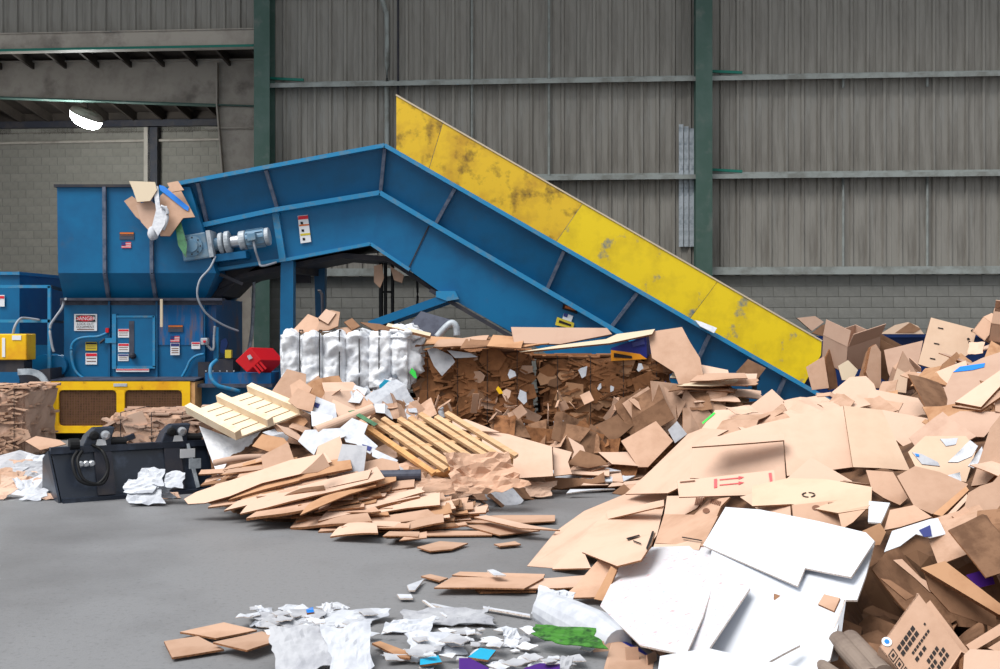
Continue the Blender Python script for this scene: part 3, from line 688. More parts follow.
# vertical light conduit beyond
mk('drop_conduit', tube(curve([P(254, 260, 18.8), P(253.5, 300, 18.8), P(252, 330, 18.6), P(249, 350, 18.4)], 5), .03, 6), 'ring', gm, smooth=True)
# ================================================================== THE HEAPS
def table(xs, ys, rows):
    def f(px, py):
        px = min(max(px, xs[0]), xs[-1]); py = min(max(py, ys[0]), ys[-1])
        i = max(k for k in range(len(xs)-1) if xs[k] <= px) if px > xs[0] else 0
        j = max(k for k in range(len(ys)-1) if ys[k] <= py) if py > ys[0] else 0
        u = (px-xs[i])/(xs[i+1]-xs[i]); v = (py-ys[j])/(ys[j+1]-ys[j])
        d = (rows[i][j]*(1-u)*(1-v) + rows[i+1][j]*u*(1-v) + rows[i][j+1]*(1-u)*v + rows[i+1][j+1]*u*v)
        if py > HORY+12: d = min(d, gd(py)*.995)
        return d
    return f
DRt = table([560, 620, 680, 740, 800, 870, 940, 1000, 1080],
            [335, 370, 395, 420, 450, 480, 520, 560, 600, 640, 690],
            [[13.5, 13.5, 13.4, 13.2, 12.6, 11.4, 9.6, 8.2, 7.0, 6.1, 5.3],
             [13, 12.8, 12.6, 12.2, 11.2, 10.2, 9.0, 7.9, 6.9, 6.05, 5.25],
             [13, 12, 11.4, 10.6, 9.6, 8.9, 8.1, 7.3, 6.6, 5.95, 5.2],
             [13, 11.4, 10.4, 9.4, 8.6, 8.0, 7.4, 6.8, 6.3, 5.8, 5.15],
             [13, 11.2, 9.8, 8.9, 8.1, 7.5, 6.95, 6.45, 6.05, 5.65, 5.1],
             [12.8, 11.2, 9.6, 8.7, 7.9, 7.25, 6.7, 6.2, 5.8, 5.45, 5.0],
             [12.0, 10.4, 9.2, 8.4, 7.6, 7.0, 6.35, 5.85, 5.5, 5.2, 4.8],
             [11.5, 10, 8.9, 8.1, 7.35, 6.7, 6.0, 5.6, 5.25, 4.9, 4.6],
             [11, 9.6, 8.5, 7.8, 7.0, 6.4, 5.8, 5.4, 5.0, 4.7, 4.5]])
DMt = table([150, 200, 260, 340, 420, 500, 560, 640],
            [385, 400, 420, 440, 460, 480, 500, 520, 545],
            [[12.2, 12.2, 12.1, 12, 12, 11.9, 11, 9.9, 8.8],
             [12.0, 11.9, 11.7, 11.5, 11.3, 11.1, 10.8, 9.9, 8.8],
             [11.9, 11.6, 11.3, 10.9, 10.6, 10.3, 10.1, 9.7, 8.8],
             [11.9, 11.7, 11.4, 11.0, 10.6, 10.2, 9.9, 9.6, 8.8],
             [12.1, 12, 11.8, 11.5, 11.0, 10.5, 10.1, 9.7, 8.8],
             [12.2, 12.2, 12.2, 12.0, 11.7, 11.3, 10.9, 9.9, 8.8],
             [12.3, 12.3, 12.3, 12.2, 12, 11.8, 11.1, 9.95, 8.8],
             [12.4, 12.4, 12.3, 12.2, 12.1, 11.9, 11.1, 9.95, 8.8]])
def DGd(px, py): return gd(py)*.995
def surf(D, px, py): return P(px, py, D(px, py))
def nrm(D, px, py, e=7):
    a = surf(D, px+e, py) - surf(D, px-e, py); b = surf(D, px, py-e) - surf(D, px, py+e)
    n = a.cross(b); n.normalize()
    return n if n.z > 0 else -n
# heap cores: lumpy mass of pressed board that the loose pieces lie on
def core(name, D, xs, nr, crest, ybot, drop, label, backs):
    V, F = [], []
    ys = range(nr)
    for j in ys:
        for x in xs:
            i = max(k for k in range(len(crest)-1) if crest[k][0] <= x); (xa, ya), (xb, yb) = crest[i], crest[i+1]
            yc = ya + (yb-ya)*min((x-xa)/(xb-xa), 1); y = yc + (ybot-yc)*j/(nr-1)
            p = surf(D, x, y); hol = 1.15*min(max((x-840)/25, 0), 1)*min(max((y-532)/18, 0), 1)
            p = p - nrm(D, x, y)*(drop + (hol if D is DRt else 0))
            q = nz(p, 3.1, 2)*.07 + nz(p, 8, 5)*.03
            p.z = max(p.z + q, -.02); V.append(p)
    nx = len(xs)
    for b_ in backs:
        for i in range(nx):
            t = min(max((xs[i] - 790)/30, 0), 1) if len(b_) > 2 else 0
            dy = b_[0] + ((b_[2] - b_[0])*t if t else 0); k = b_[1] + ((b_[3] - b_[1])*t if t else 0)
            p = V[i].copy(); p.x += p.x/p.y*dy; p.y += dy; p.z = max(p.z*k, -.02); V.append(p)
    R = len(ys); order = list(range(R, R+len(backs)))[::-1] + list(range(R))
    for a, b in zip(order, order[1:]):
        for i in range(nx-1): F.append((a*nx+i, a*nx+i+1, b*nx+i+1, b*nx+i))
    return mk(name, (V, F), 'heapcore', None, kind='stuff', label=label, cat='cardboard heap')
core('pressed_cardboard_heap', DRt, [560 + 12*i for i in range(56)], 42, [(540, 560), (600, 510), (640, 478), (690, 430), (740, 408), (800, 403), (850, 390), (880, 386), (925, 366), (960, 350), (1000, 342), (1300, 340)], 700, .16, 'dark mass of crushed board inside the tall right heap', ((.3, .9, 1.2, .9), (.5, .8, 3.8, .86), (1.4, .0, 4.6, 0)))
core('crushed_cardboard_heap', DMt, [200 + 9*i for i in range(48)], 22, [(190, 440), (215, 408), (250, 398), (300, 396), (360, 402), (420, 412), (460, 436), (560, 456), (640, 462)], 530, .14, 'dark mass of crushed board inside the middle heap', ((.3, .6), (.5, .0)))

HERO = []
def inpoly(x, y, poly):
    c = False; j = len(poly)-1
    for i in range(len(poly)):
        xi, yi = poly[i]; xj, yj = poly[j]
        if (yi > y) != (yj > y) and x < (xj-xi)*(y-yi)/(yj-yi)+xi: c = not c
        j = i
    return c
def plane_pts(poly, D, off=0.0, n=None, d=None):
    cx = sum(p[0] for p in poly)/len(poly); cy = sum(p[1] for p in poly)/len(poly)
    d0 = d if d else D(cx, cy)
    nn = V3(n).normalized() if n else nrm(D, cx, cy)
    c = P(cx, cy, d0) + nn*off
    o = V3((0, 0, CAMH)); out = []
    for x, y in poly:
        r = P(x, y, 1.0) - o
        dn = nn.dot(r)
        t = nn.dot(c - o)/dn if abs(dn) > 1e-3 else d0
        t = min(max(t, d0*.7), d0*1.35)
        if y > HORY + 12: t = min(t, gd(y)*.998)
        out.append(o + r*t)
    return out, nn
SEED = [1]
def card(label, poly, m='kraftL', off=.03, n=None, D=None, d=None, th=.010, name='cardboard_sheet', cat='cardboard', bend=0.0, wav=.012, group=None, block=True, fold=None, foldh=0, edge=None, parent=None, ragged=0):
    D = D or DRt
    pts, nn = plane_pts(poly, D, off, n, d)
    SEED[0] += 1
    if block: HERO.append(poly)
    e = edge or ('edgeW' if m in ('white', 'speck', 'paper', 'paperG', 'film') else 'edge')
    if len(poly) == 4:
        g, E = grid_sheet(pts, 6, 6, th, bend, wav, 1.3, SEED[0], ragged, fold, foldh)
        o = mk(name, g, [m, e], parent, eidx=E, label=label, cat=cat, group=group)
    else:
        g, E, _ = poly_sheet(pts, th)
        o = mk(name, g, [m, e], parent, eidx=E, label=label, cat=cat, group=group)
    LASTC[0] = o
    NORM[o.name] = (nn, pts)
    return o
NORM = {}; LASTC = [None]
def mark(o, poly, m, name='print_or_slot_mark', lift=.006):      # flat print, or dark patch for a slot or tear, on a sheet
    nn, pts = NORM[o.name]; c = sum(pts, V3((0, 0, 0)))/len(pts); ey = V3((0, 0, CAMH)); out = []
    for x, y in poly:
        r = P(x, y, 1.0) - ey; out.append(ey + r*(nn.dot(c + nn*lift - ey)/nn.dot(r)))
    return mk(name, prism(out, nn*-.002), m, o)

# ---------------------------------------------------------------- right heap: sheets told apart one by one
R = lambda *a, **k: card(*a, **k)
K = (-.25, -.55, .8)
# far ones, against the conveyor pit
R('pale slotted carton side standing upright at the top right of heap', [(931, 317.5), (977, 329.5), (971, 352), (958, 362), (941, 371), (918, 364)], 'kraftY', d=11.6, n=(-.1, -.93, .35), th=.02)
sl = LASTC[0]
for x, y in ((940.5, 328), (936.5, 343.5), (932.5, 358.5)): mark(sl, [(x-2.5, y-.9), (x+2.8, y+.1), (x+2.8, y+1.2), (x-2.5, y+.2)], 'ink')  # punched slots: flat black patches paint the dark inside them
for x, y in ((972.5, 330.5), (968.5, 339), (969.8, 342.3)): mark(sl, [(x-1.6, y-.8), (x+.2, y-1.3), (x+1.6, y), (x+.2, y+1.2), (x-1.4, y+.8)], 'ink')  # small holes, likewise painted as black patches
R('grey-brown panel leaning against the navy pit side', [(884, 350), (923, 340.5), (918, 366), (913, 393), (897, 395), (888, 372)], 'kraftP', d=12.6, n=(-.1, -.9, .4))
R('small brown flap with torn label leaning behind the crest', [(896, 370), (903, 351), (916, 372), (905, 381)], 'kraftM', d=12.2, n=(.2, -.9, .4))
R('pale upright carton side below the navy pit side', [(890, 391), (897, 368), (908, 374), (906, 393)], 'kraftY', d=12.1, n=(-.3, -.9, .3))
R('brown board edge standing upright behind the crest', [(866, 372), (871, 347), (876, 344), (881, 352), (881, 388), (872, 388)], 'kraftM', d=12.4, n=(.3, -.9, .2), th=.05)
R('dark brown board leaning beside the upright edge', [(858, 380), (866, 352), (874, 345), (871, 372), (868, 386)], 'kraftD', d=12.7, n=(-.5, -.8, .2), th=.03)
R('pale straw scrap below the slotted carton side', [(912, 381), (943, 375), (938, 393), (921, 405)], 'kraftY', d=10.8, n=(.2, -.8, .5))
R('orange brown flap standing over the taped sheet', [(935, 381), (943, 364), (957, 352), (960, 356), (948, 374), (938, 391)], 'kraftO', d=10.4, n=(.5, -.8, .3))
R('white paper scrap between pale cartons', [(917, 372), (936, 374), (935, 381), (919, 382)], 'paper', d=11, n=(0, -.7, .7), name='paper_scrap', cat='paper')
t = R('pinkish brown sheet with a strip of blue tape at the right edge', [(930, 417), (953, 372), (982, 358), (1006, 350), (1006, 383), (962, 405), (938, 430)], 'kraftP', n=(-.35, -.5, .8), d=9.3, off=.0)
mark(t, [(953, 372), (960, 366.5), (985, 363), (984, 367), (972, 370)], 'tape', 'tape_strip')
R('upper of two stacked boards beneath the taped sheet', [(955, 402), (1006, 366), (1006, 380), (981, 407)], 'kraftL', d=8.5, n=(-.3, -.55, .8), th=.03)
R('lower of two stacked boards beneath the taped sheet', [(952, 406), (981, 410), (1006, 393), (1006, 386), (980, 404)], 'kraftM', d=8.45, n=(-.3, -.55, .8), th=.02)
R('long sheet crossing under the stacked boards at right edge', [(937, 422), (960, 411), (1006, 412), (984, 437), (955, 436), (942, 432)], 'kraftP', d=8.35, n=(-.2, -.6, .75))
R('tall brown board on edge at the right border', [(971, 486), (990, 428), (1006, 408), (1006, 464), (986, 484)], 'kraftM', d=7.0, n=(-.75, -.55, .35), th=.03)
R('broad brown sheet with curved edge at the right border', [(964, 509), (968, 493), (980, 486), (993, 482), (1000, 474), (1006, 472), (1006, 525), (980, 519)], 'kraftM', d=6.35, n=(-.2, -.75, .62), th=.02)
# crest
R('rounded pale sheet humped on the crest of the right heap', [(832, 392), (850, 377), (866, 376), (874, 384), (877, 393), (862, 402), (838, 404)], 'kraftL', d=9.9, n=(-.1, -.7, .7))
R('pale sheet running right from the crest', [(872, 389), (918, 398), (931, 417), (915, 428), (886, 412), (866, 400)], 'kraftL', d=9.5, n=(-.1, -.6, .78), off=0)
R('narrow pale strip along the crest beside conveyor foot', [(783, 401), (822, 395), (832, 401), (836, 406), (792, 410)], 'kraftL', d=9.9, n=(0, -.6, .8))
R('small pointed pale flap on the crest near the conveyor foot', [(745, 410), (772, 389), (790, 406), (768, 418), (752, 417)], 'kraftL', d=10.0, n=(.1, -.75, .6))
R('pale folded sheet left of the crest', [(700, 431), (715, 410), (738, 409), (757, 421), (726, 434)], 'kraftL', d=9.9, n=(-.2, -.6, .75))
mark(LASTC[0], [(702, 422.5), (714, 412), (715.5, 413.2), (703, 424)], 'green', 'green_tape')
R('sheet with tape patch right of the big smooth sheet', [(860, 408), (884, 410), (936, 420), (939, 424), (933, 434), (924, 441), (905, 448)], 'kraftL', d=8.75, n=(-.2, -.6, .78), th=.025)
mark(LASTC[0], [(925, 419), (931, 420.5), (927, 425), (922, 422)], 'kraftO', 'tape_patch')
R('long sloping sheet on the left flank of the heap', [(625, 494), (651, 470), (688, 434), (703, 428), (728, 430), (700, 445), (694, 480), (668, 493)], 'kraftL', n=None, off=.05)
a = R('big smooth pale sheet across the middle of the heap', [(716, 437), (760, 424), (843, 406), (853, 467), (800, 474), (787, 476), (784, 440)], 'kraftL', d=8.3, n=(-.12, -.62, .78), off=.05)
R('pale folded down end of the big smooth sheet', [(843.5, 405.5), (882, 410), (910, 470.5), (880, 468), (853, 467)], 'kraftY', d=8.1, n=(.12, -.66, .74), off=.05)
R('wide box panel with folded top edge under the big sheet', [(693, 446), (783, 438), (786, 482), (690, 478)], 'kraftL', d=8.25, n=(-.1, -.75, .65), off=.05, wav=.004)
R('narrow folded top strip of the wide box panel', [(692, 447), (716, 436), (784, 434), (784, 440)], 'kraftL', d=8.28, n=(0, -.3, .95), off=.06)
R('triangular sheet corner pointing up below the big sheet', [(783, 482), (811, 457), (852, 481), (853, 488), (815, 492)], 'kraftL', d=7.75, n=(-.05, -.6, .8), off=.07)
t = R('printed carton strip with two red arrows', [(677, 481), (774, 470), (776, 487), (750, 495), (679, 497)], 'kraftL', d=7.85, n=(-.1, -.65, .75), off=.06)
for y in (479, 484.3):
    mark(t, [(719.5, y+.2), (741, y-1.9), (741, y-1.1), (719.5, y+1)], 'inkred', 'red_arrow')
    mark(t, [(738.5, y-3), (744, y-2.1), (738.5, y+.3)], 'inkred', 'red_arrow')
mark(t, [(714, 479), (717, 478.6), (717, 487.2), (714, 487.8)], 'inkred'); mark(t, [(768.5, 473), (771.5, 472.6), (772.5, 482), (770, 482.5)], 'inkred')
mark(t, [(680, 481.5), (695, 480), (695, 481.2), (680, 482.6)], 'inkbrown')
# lower left flank
R('large sheet with jagged right tear on the left flank', [(527, 566), (556, 531), (584, 511), (625, 494), (668, 494), (662, 508), (608, 512), (590, 530), (553, 568)], 'kraftL', n=None, off=.03)
R('broad low sheet lying over the left toe of the heap', [(552, 569), (590, 530), (608, 510), (664, 506), (657, 535), (640, 556), (618, 560), (584, 552), (591, 568)], 'kraftL', n=None, off=.05)
a = R('pale torn flap overhanging the toe of the heap', [(582, 552), (655, 532), (651, 545), (641, 560), (617, 566)], 'kraftL', n=None, off=.075, d=7.45)
for q in ([(626, 538), (639, 534.5), (640, 535.5), (628, 539.5)], [(633, 540), (641, 543), (641, 544), (633, 541)], [(646, 548), (649, 540), (652, 531), (654, 531), (651, 541), (647, 550)]): mark(a, q, 'ink', 'tear', .012)  # tears drawn as black strips, the dark of the gap painted on
R('thin strip of stacked board at the edge of the flank', [(606, 512), (664, 500), (664, 506), (608, 519)], 'kraftL', n=None, off=.07)
t = R('sheet with a barcode below the red arrow strip', [(664, 515), (667, 496), (706, 495), (697, 508), (680, 517)], 'kraftL', n=None, off=.075)
for k in range(5): mark(t, [(696+k*1.6, 497.5), (697+k*1.6, 497.5), (695.4+k*1.6, 505), (694.4+k*1.6, 505)], 'inkbrown', 'barcode_bar')
t = R('small carton end with a round stamp and barcode', [(693, 516), (708, 500), (730, 497), (721, 506), (716, 518)], 'kraftM', n=None, off=.09)
for k in range(6): mark(t, [(711.5+k*1.7, 498.5+k*.5), (712.5+k*1.7, 498.7+k*.5), (711+k*1.7, 503+k*.5), (710+k*1.7, 502.8+k*.5)], 'inkbrown', 'barcode_bar')
mark(t, [(706+3.5*math.cos(a_), 510.5+2.6*math.sin(a_)) for a_ in [k*math.pi/6 for k in range(12)]], 'inkbrown', 'round_stamp')
R('plain kraft panel beside the white boards', [(655, 543), (664, 514), (718, 516), (703, 546)], 'kraftM', n=None, off=.09)
mark(LASTC[0], [(682, 536.5), (702, 540), (702, 541), (682, 537.5)], 'ink', 'slot', .02)  # black strip paints the dark inside the slot
R('low kraft panel under the speckled board', [(653, 548), (657, 536), (702, 541), (699, 550)], 'kraftL', n=None, off=.08)
t = R('pale carton top with an oval stamp', [(752, 486), (788, 478), (826, 479), (872, 487), (871, 508), (838, 513), (791, 504), (752, 506)], 'kraftY', n=None, off=.06)
ov = [(808.5+7*math.cos(a_), 494.5+2.6*math.sin(a_)) for a_ in [k*math.pi/8 for k in range(16)]]
for k in range(0, 16):
    if k % 4 != 3: mark(t, [ov[k], ov[(k+1) % 16], (808.5+(ov[(k+1) % 16][0]-808.5)*.75, 494.5+(ov[(k+1) % 16][1]-494.5)*.75), (808.5+(ov[k][0]-808.5)*.75, 494.5+(ov[k][1]-494.5)*.75)], 'ink', 'oval_stamp')
t = R('kraft carton end with a faint stamp and barcode patch', [(792, 505), (838, 500), (842, 529), (793, 517)], 'kraftM', n=(-.1, -.7, .7), off=.07)
for k in range(6): mark(t, [(828+k*1.5, 502.5-k*.1), (829+k*1.5, 502.4-k*.1), (829.4+k*1.5, 510.5), (828.4+k*1.5, 510.6)], 'inkbrown', 'barcode_bar')
mark(t, [(816+4*math.cos(a_), 507.5+2.6*math.sin(a_)) for a_ in [k*math.pi/6 for k in range(12)]], 'inkbrown', 'round_stamp')
R('small kraft panel left of the barcode patch carton', [(740, 497), (757, 492), (790, 503), (791, 517), (757, 509)], 'kraftL', n=None, off=.06)
R('white and kraft folded piece right of the oval stamp', [(838, 512), (870, 505), (853, 522), (842, 529)], 'kraftM', n=(-.3, -.6, .7), off=.05)
R('white square of board right of the stamped cartons', [(869, 501), (890, 503), (881, 523), (868, 522)], 'white', n=None, off=.05)
# white boards in front
R('largest plain white board in front of the right heap', [(725.5, 507), (760, 509.5), (818, 521), (866, 532.5), (874.5, 541), (851, 577), (805, 568), (797.5, 586), (703, 545)], 'white', n=None, off=.10)
R('white board sliding out under the largest one', [(712, 548), (805, 567), (853, 574), (875, 541), (866, 575), (857, 600), (844, 600), (830, 660), (808, 676), (722, 676), (700, 640)], 'white', n=None, off=.075)
R('white board speckled with pink and blue on the left', [(600, 606), (622, 561), (640, 560), (652, 547), (716, 545), (719, 566), (703, 616), (686, 655), (640, 645)], 'speck', n=None, off=.115)
R('narrow speckled white board overlapping the first speckled one', [(703, 566), (720, 563), (750, 588), (708, 650), (684, 652)], 'speck', n=None, off=.135)
R('bottom white board at the lower frame edge', [(660, 656), (708, 648), (760, 660), (806, 668), (800, 690), (655, 690)], 'white', n=None, off=.12)
R('thin white board edge sticking out at the lower frame', [(742, 668), (799, 642), (800, 645), (746, 673)], 'white', n=None, off=.11)
R('kraft patch showing between the white boards', [(818, 604), (824, 594), (840, 598), (834, 611)], 'kraftM', n=None, off=.085)
R('tall white board curling at the right of white boards', [(824, 664), (830, 640), (846, 600), (838, 660)], 'white', n=(.5, -.6, .5), off=.05)
R('white board with blue print leaning over the dark hollow', [(884, 552), (892, 531), (930, 519), (938, 518), (946, 534), (930, 538), (916, 534), (900, 546)], 'white', d=6.15, n=(-.1, -.8, .6))
mark(LASTC[0], [(919, 530), (930, 525), (932, 536), (924, 537)], 'flagB')
R('rolled kraft piece next to the white leaning board', [(862, 531), (880, 523), (886, 532), (880, 545), (868, 546)], 'kraftO', d=6.4, n=(.2, -.8, .5))
# hollow at the right
R('pale creased sheet with white scraps below the crest', [(908, 452), (925, 436), (966, 436), (976, 450), (966, 482), (935, 475), (915, 466)], 'kraftY', d=7.6, n=(-.2, -.6, .75))
R('broad tan sheet dipping into the hollow', [(897, 476), (915, 466), (940, 472), (968, 484), (958, 500), (932, 514), (914, 506)], 'kraftM', d=7.0, n=(-.15, -.6, .78), off=.02)
R('tan sheet with a black slit under the big sheet', [(866, 470), (893, 472), (908, 498), (900, 505), (884, 498), (872, 490)], 'kraftM', d=7.25, n=(-.1, -.65, .7))
R('brown sheet at the lip of the hollow', [(884, 530), (890, 510), (914, 505), (932, 517), (900, 527)], 'kraftM', d=6.6, n=(-.1, -.6, .78))
R('long edge strip of board along the hollow', [(933, 514), (966, 486), (969, 490), (942, 516)], 'kraftO', d=6.6, n=(-.2, -.5, .8), th=.03)
R('second long strip of board along the hollow', [(942, 520), (967, 494), (968, 499), (947, 521)], 'kraftL', d=6.5, n=(-.2, -.5, .8), th=.02)
R('brown flap folded down into the hollow', [(952, 516), (965, 506), (990, 533), (982, 542)], 'kraftM', d=6.2, n=(-.1, -.8, .5))
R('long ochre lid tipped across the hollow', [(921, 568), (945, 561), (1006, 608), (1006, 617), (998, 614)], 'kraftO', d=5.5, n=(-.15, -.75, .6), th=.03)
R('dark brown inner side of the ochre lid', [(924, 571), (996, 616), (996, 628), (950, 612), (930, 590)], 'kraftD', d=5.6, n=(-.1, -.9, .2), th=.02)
R('torn kraft tongue rising in the hollow', [(893, 560), (902, 559), (921, 578), (940, 588), (950, 600), (930, 592), (915, 578)], 'kraftM', d=5.75, n=(-.1, -.8, .5))
R('dark slat of board crossing the hollow', [(880, 578), (890, 580), (914, 596), (906, 600)], 'kraftD', d=5.7, n=(-.1, -.8, .5))
R('kraft block of board at the lower right frame corner', [(964, 655), (970, 649), (1006, 651), (1006, 690), (962, 690)], 'kraftL', d=4.75, n=(-.1, -.8, .5), th=.08)
R('kraft flap above the lower right board block', [(988, 648), (1006, 637), (1006, 652), (996, 651)], 'kraftM', d=5.0, n=(-.3, -.7, .6))
R('brown sheet leaning beside the marked carton', [(966, 645), (1006, 620), (1006, 632), (972, 652)], 'kraftM', d=5.15, n=(-.1, -.7, .6))
R('purple film in the hollow at the right edge', [(966, 575), (990, 568), (995, 584), (978, 588)], 'purple', d=5.9, n=(0, -.8, .5), name='film_scrap', cat='film')
for q, m, nm in (([(940, 439), (958, 438), (956, 444), (946, 446)], 'paper', 'upper'), ([(948, 462), (970, 440), (978, 446), (972, 456), (958, 462)], 'film', 'largest'), ([(968, 466), (982, 446), (984, 456), (974, 468)], 'film', 'rightmost'), ([(945, 476), (960, 472), (962, 486), (950, 486)], 'film', 'lowest')):
    R(nm + ' of the white film scraps on the creased sheet', q, m, d=7.15, n=(-.2, -.7, .65), name='film_scrap', cat='film', wav=.08)
R('blue and white packet among the creased sheets', [(912, 452), (922, 454), (938, 462), (940, 466), (922, 464)], 'paperG', d=7.2, n=(-.2, -.7, .65), name='packet', cat='packet')
mark(LASTC[0], [(915, 453.5), (919, 454.3), (919, 456.5), (916, 456)], 'tape')

# ---- cartons with body and flaps
def carton(label, c3, size, rot, m='kraftM', flaps=((0, 110), (1, 130), (2, 100), (3, 140)), th=.007, marks=None, name='carton', group=None):
    sx, sy, sz = size; t = thing(name, c3, label, 'box', group); t.rotation_euler = rot
    w2 = [lbox(-sx/2, sx/2, -sy/2, -sy/2+th, 0, sz), lbox(-sx/2, sx/2, sy/2-th, sy/2, 0, sz), lbox(-sx/2, -sx/2+th, -sy/2, sy/2, 0, sz), lbox(sx/2-th, sx/2, -sy/2, sy/2, 0, sz), lbox(-sx/2, sx/2, -sy/2, sy/2, 0, th)]
    mk('body', join(*w2), m, t, local=True, origin=(0, 0, 0))
    for k, ang in flaps:
        L = sx if k % 2 == 0 else sy; fh = min(sx, sy)*.48
        g = lbox(-L/2+.004, L/2-.004, -th/2, th/2, 0, fh)
        o = mk('flap', g, m, t, local=True, origin=(0, 0, 0))
        o.location = ((0, -sy/2, sz), (sx/2, 0, sz), (0, sy/2, sz), (-sx/2, 0, sz))[k]
        o.rotation_euler = Euler((math.radians(180-ang), 0, (0, math.pi/2, math.pi, -math.pi/2)[k]), 'XYZ')
    return t
Rd = math.radians
fp, fn = plane_pts([(918, 593), (961, 650), (926, 704), (879, 647)], DRt, 0, (-.12, -.72, .68), 5.05)
c = thing('carton', fp[2] - fn*.24, 'brown printed carton with open flaps tipped in the hollow', 'box')
fu, fv = fp[1] - fp[0], fp[3] - fp[0]
for nm, q in (('front_panel', fp), ('side_panel', [fp[0], fp[3], fp[3]-fn*.24, fp[0]-fn*.24]), ('side_panel', [fp[1], fp[2], fp[2]-fn*.24, fp[1]-fn*.24]), ('bottom_panel', [fp[3], fp[2], fp[2]-fn*.24, fp[3]-fn*.24]), ('back_panel', [x-fn*.24 for x in fp])):
    qn = (q[1]-q[0]).cross(q[2]-q[0]).normalized(); mk(nm, prism(q, qn*.006), 'kraftM', c)
def flap(a_, b_, out, ln):
    q = [a_, b_, b_ + out*ln - (b_-a_)*.04, a_ + out*ln + (b_-a_)*.04]; qn = (q[1]-q[0]).cross(q[2]-q[0]).normalized(); mk('flap', prism(q, qn*.006), 'kraftM', c)
vu = -fv.normalized()
flap(fp[0]-fn*.24, fp[1]-fn*.24, (vu*.75 + fn*.35 + V3((.35, 0, .2))).normalized(), .13); flap(fp[0], fp[0]-fn*.24, (fu.normalized()*.9 - vu*.35 - fn*.1).normalized(), .12)
flap(fp[1], fp[1]-fn*.24, (vu*.5 + fu.normalized()).normalized(), .11)
def cm(u0_, v0_, u1_, v1_, m='ink'):
    e = fn*.004; q = [fp[0] + fu*u + fv*v + e for u, v in ((u0_, v0_), (u1_, v0_), (u1_, v1_), (u0_, v1_))]; mk('print_or_slot_mark', prism(q, fn*-.003), m, c)
for r in range(2):
    for k in range(5): cm(.22 + r*.09, .38 + k*.085, .28 + r*.09, .445 + k*.085)
for k in range(8): cm(.44, .22 + k*.055, .475, .26 + k*.055)
for k in range(3): cm(.53, .42 + k*.09, .58, .48 + k*.09)
for r in range(3):
    for k in range(6):
        if (r + 2*k) % 5: cm(.68 + r*.085, .20 + k*.07, .735 + r*.085, .25 + k*.07)
cm(.34, .20, .37, .23)
for k in range(4):
    x, z = .18 + k*.15, .84
    for q in ((x, z, x+.12, z+.01), (x, z+.11, x+.12, z+.12), (x, z, x+.01, z+.12), (x+.11, z, x+.12, z+.12), (x+.04, z+.035, x+.08, z+.085)): cm(*q)
sc_ = fp[0] + fu*.05 + fv*.86
mk('round_sticker', lathe(sc_ + fn*.002, fn, [(0, .022), (.003, .022)], 20), 'signW', c); mk('round_sticker_print', lathe(sc_ + fn*.005, fn, [(0, .011), (.003, .011)], 16), 'tape', c)
HERO.append([(918, 593), (961, 650), (940, 675), (879, 647)])
carton('grey-brown carton tipped against the end of the yellow plate', P(850, 362, 13.4), (.5, .4, .34), (Rd(20), Rd(-14), Rd(25)), 'kraftP', flaps=((0, 160), (3, 190)))
carton('dark brown carton lying beyond the crest by the pit', P(872, 370, 13.6), (.42, .3, .4), (Rd(10), Rd(30), Rd(-20)), 'kraftD', flaps=((1, 120),))
card('upright brown flap at the foot of the yellow plate', [(806, 367), (824, 356), (829, 388), (812, 390)], 'kraftM', d=13.2, n=(-.3, -.93, .1), th=.02)
card('second upright brown flap at the foot of the yellow plate', [(826, 357), (832, 345), (838, 388), (829, 390)], 'kraftD', d=13.3, n=(.5, -.8, .1), th=.02)
card('crumpled pale wrap in front of the tipped carton', [(838, 366), (848, 360), (858, 370), (853, 380), (842, 380)], 'foam', d=12.8, n=(0, -.9, .3), name='paper_wrap', cat='paper')
for q, m, nm in (([(797, 318), (815, 316), (824, 322), (812, 331), (805, 325)], 'kraftP', 'pale flap poking up behind the yellow plate end'), ([(812, 333), (822, 325), (833, 322), (837, 334), (830, 338)], 'kraftD', 'dark brown flap behind the end of yellow plate'), ([(836, 334), (846, 330), (860, 328), (862, 334), (850, 336)], 'kraftD', 'low dark flap lying on the pit rim'), ([(880, 334), (895, 325), (908, 322), (918, 326), (924, 334)], 'kraftY', 'pale sheet peeking over the navy pit rim'), ([(895, 333), (910, 322.5), (921, 329), (914, 333)], 'kraftD', 'dark opening of a carton on the navy pit rim')):  # last entry: dark sheet painted as the shade inside a carton
    card(nm, q, m, d=DY+.3, n=(.1, -.95, .2), th=.03)
for lab, px, py, d, sz, rot in (('small torn carton at the top right beside slotted side', 985, 340, 11.5, (.22, .2, .18), (30, 20, 30)), ('carton half out of frame at the right edge top', 1004, 335, 11.2, (.3, .25, .2), (10, -30, 60)), ('small open carton behind the crest with flaps spread', 902, 385, 12.4, (.22, .2, .2), (35, -10, 20))):
    carton(lab, P(px, py, d), sz, tuple(Rd(x) for x in rot), 'kraftM', flaps=((0, 130), (1, 200), (3, 220)))
# tubes in the hollow
for lab, pa, pb, r in (('pale cardboard tube lying highest in the hollow', (850, 640), (884, 676), .05), ('grey cardboard tube under the highest one', (838, 640), (872, 678), .045), ('cardboard tube end at the bottom of the hollow', (815, 662), (838, 678), .035)):
    a, b = P(pa[0], pa[1], 5.45), P(pb[0], pb[1], 5.0)
    s_, u_ = frame_of(b-a)
    mk('cardboard_tube', tube([a, b], r, 18), 'tubegrey', None, smooth=False, label=lab, cat='tube')
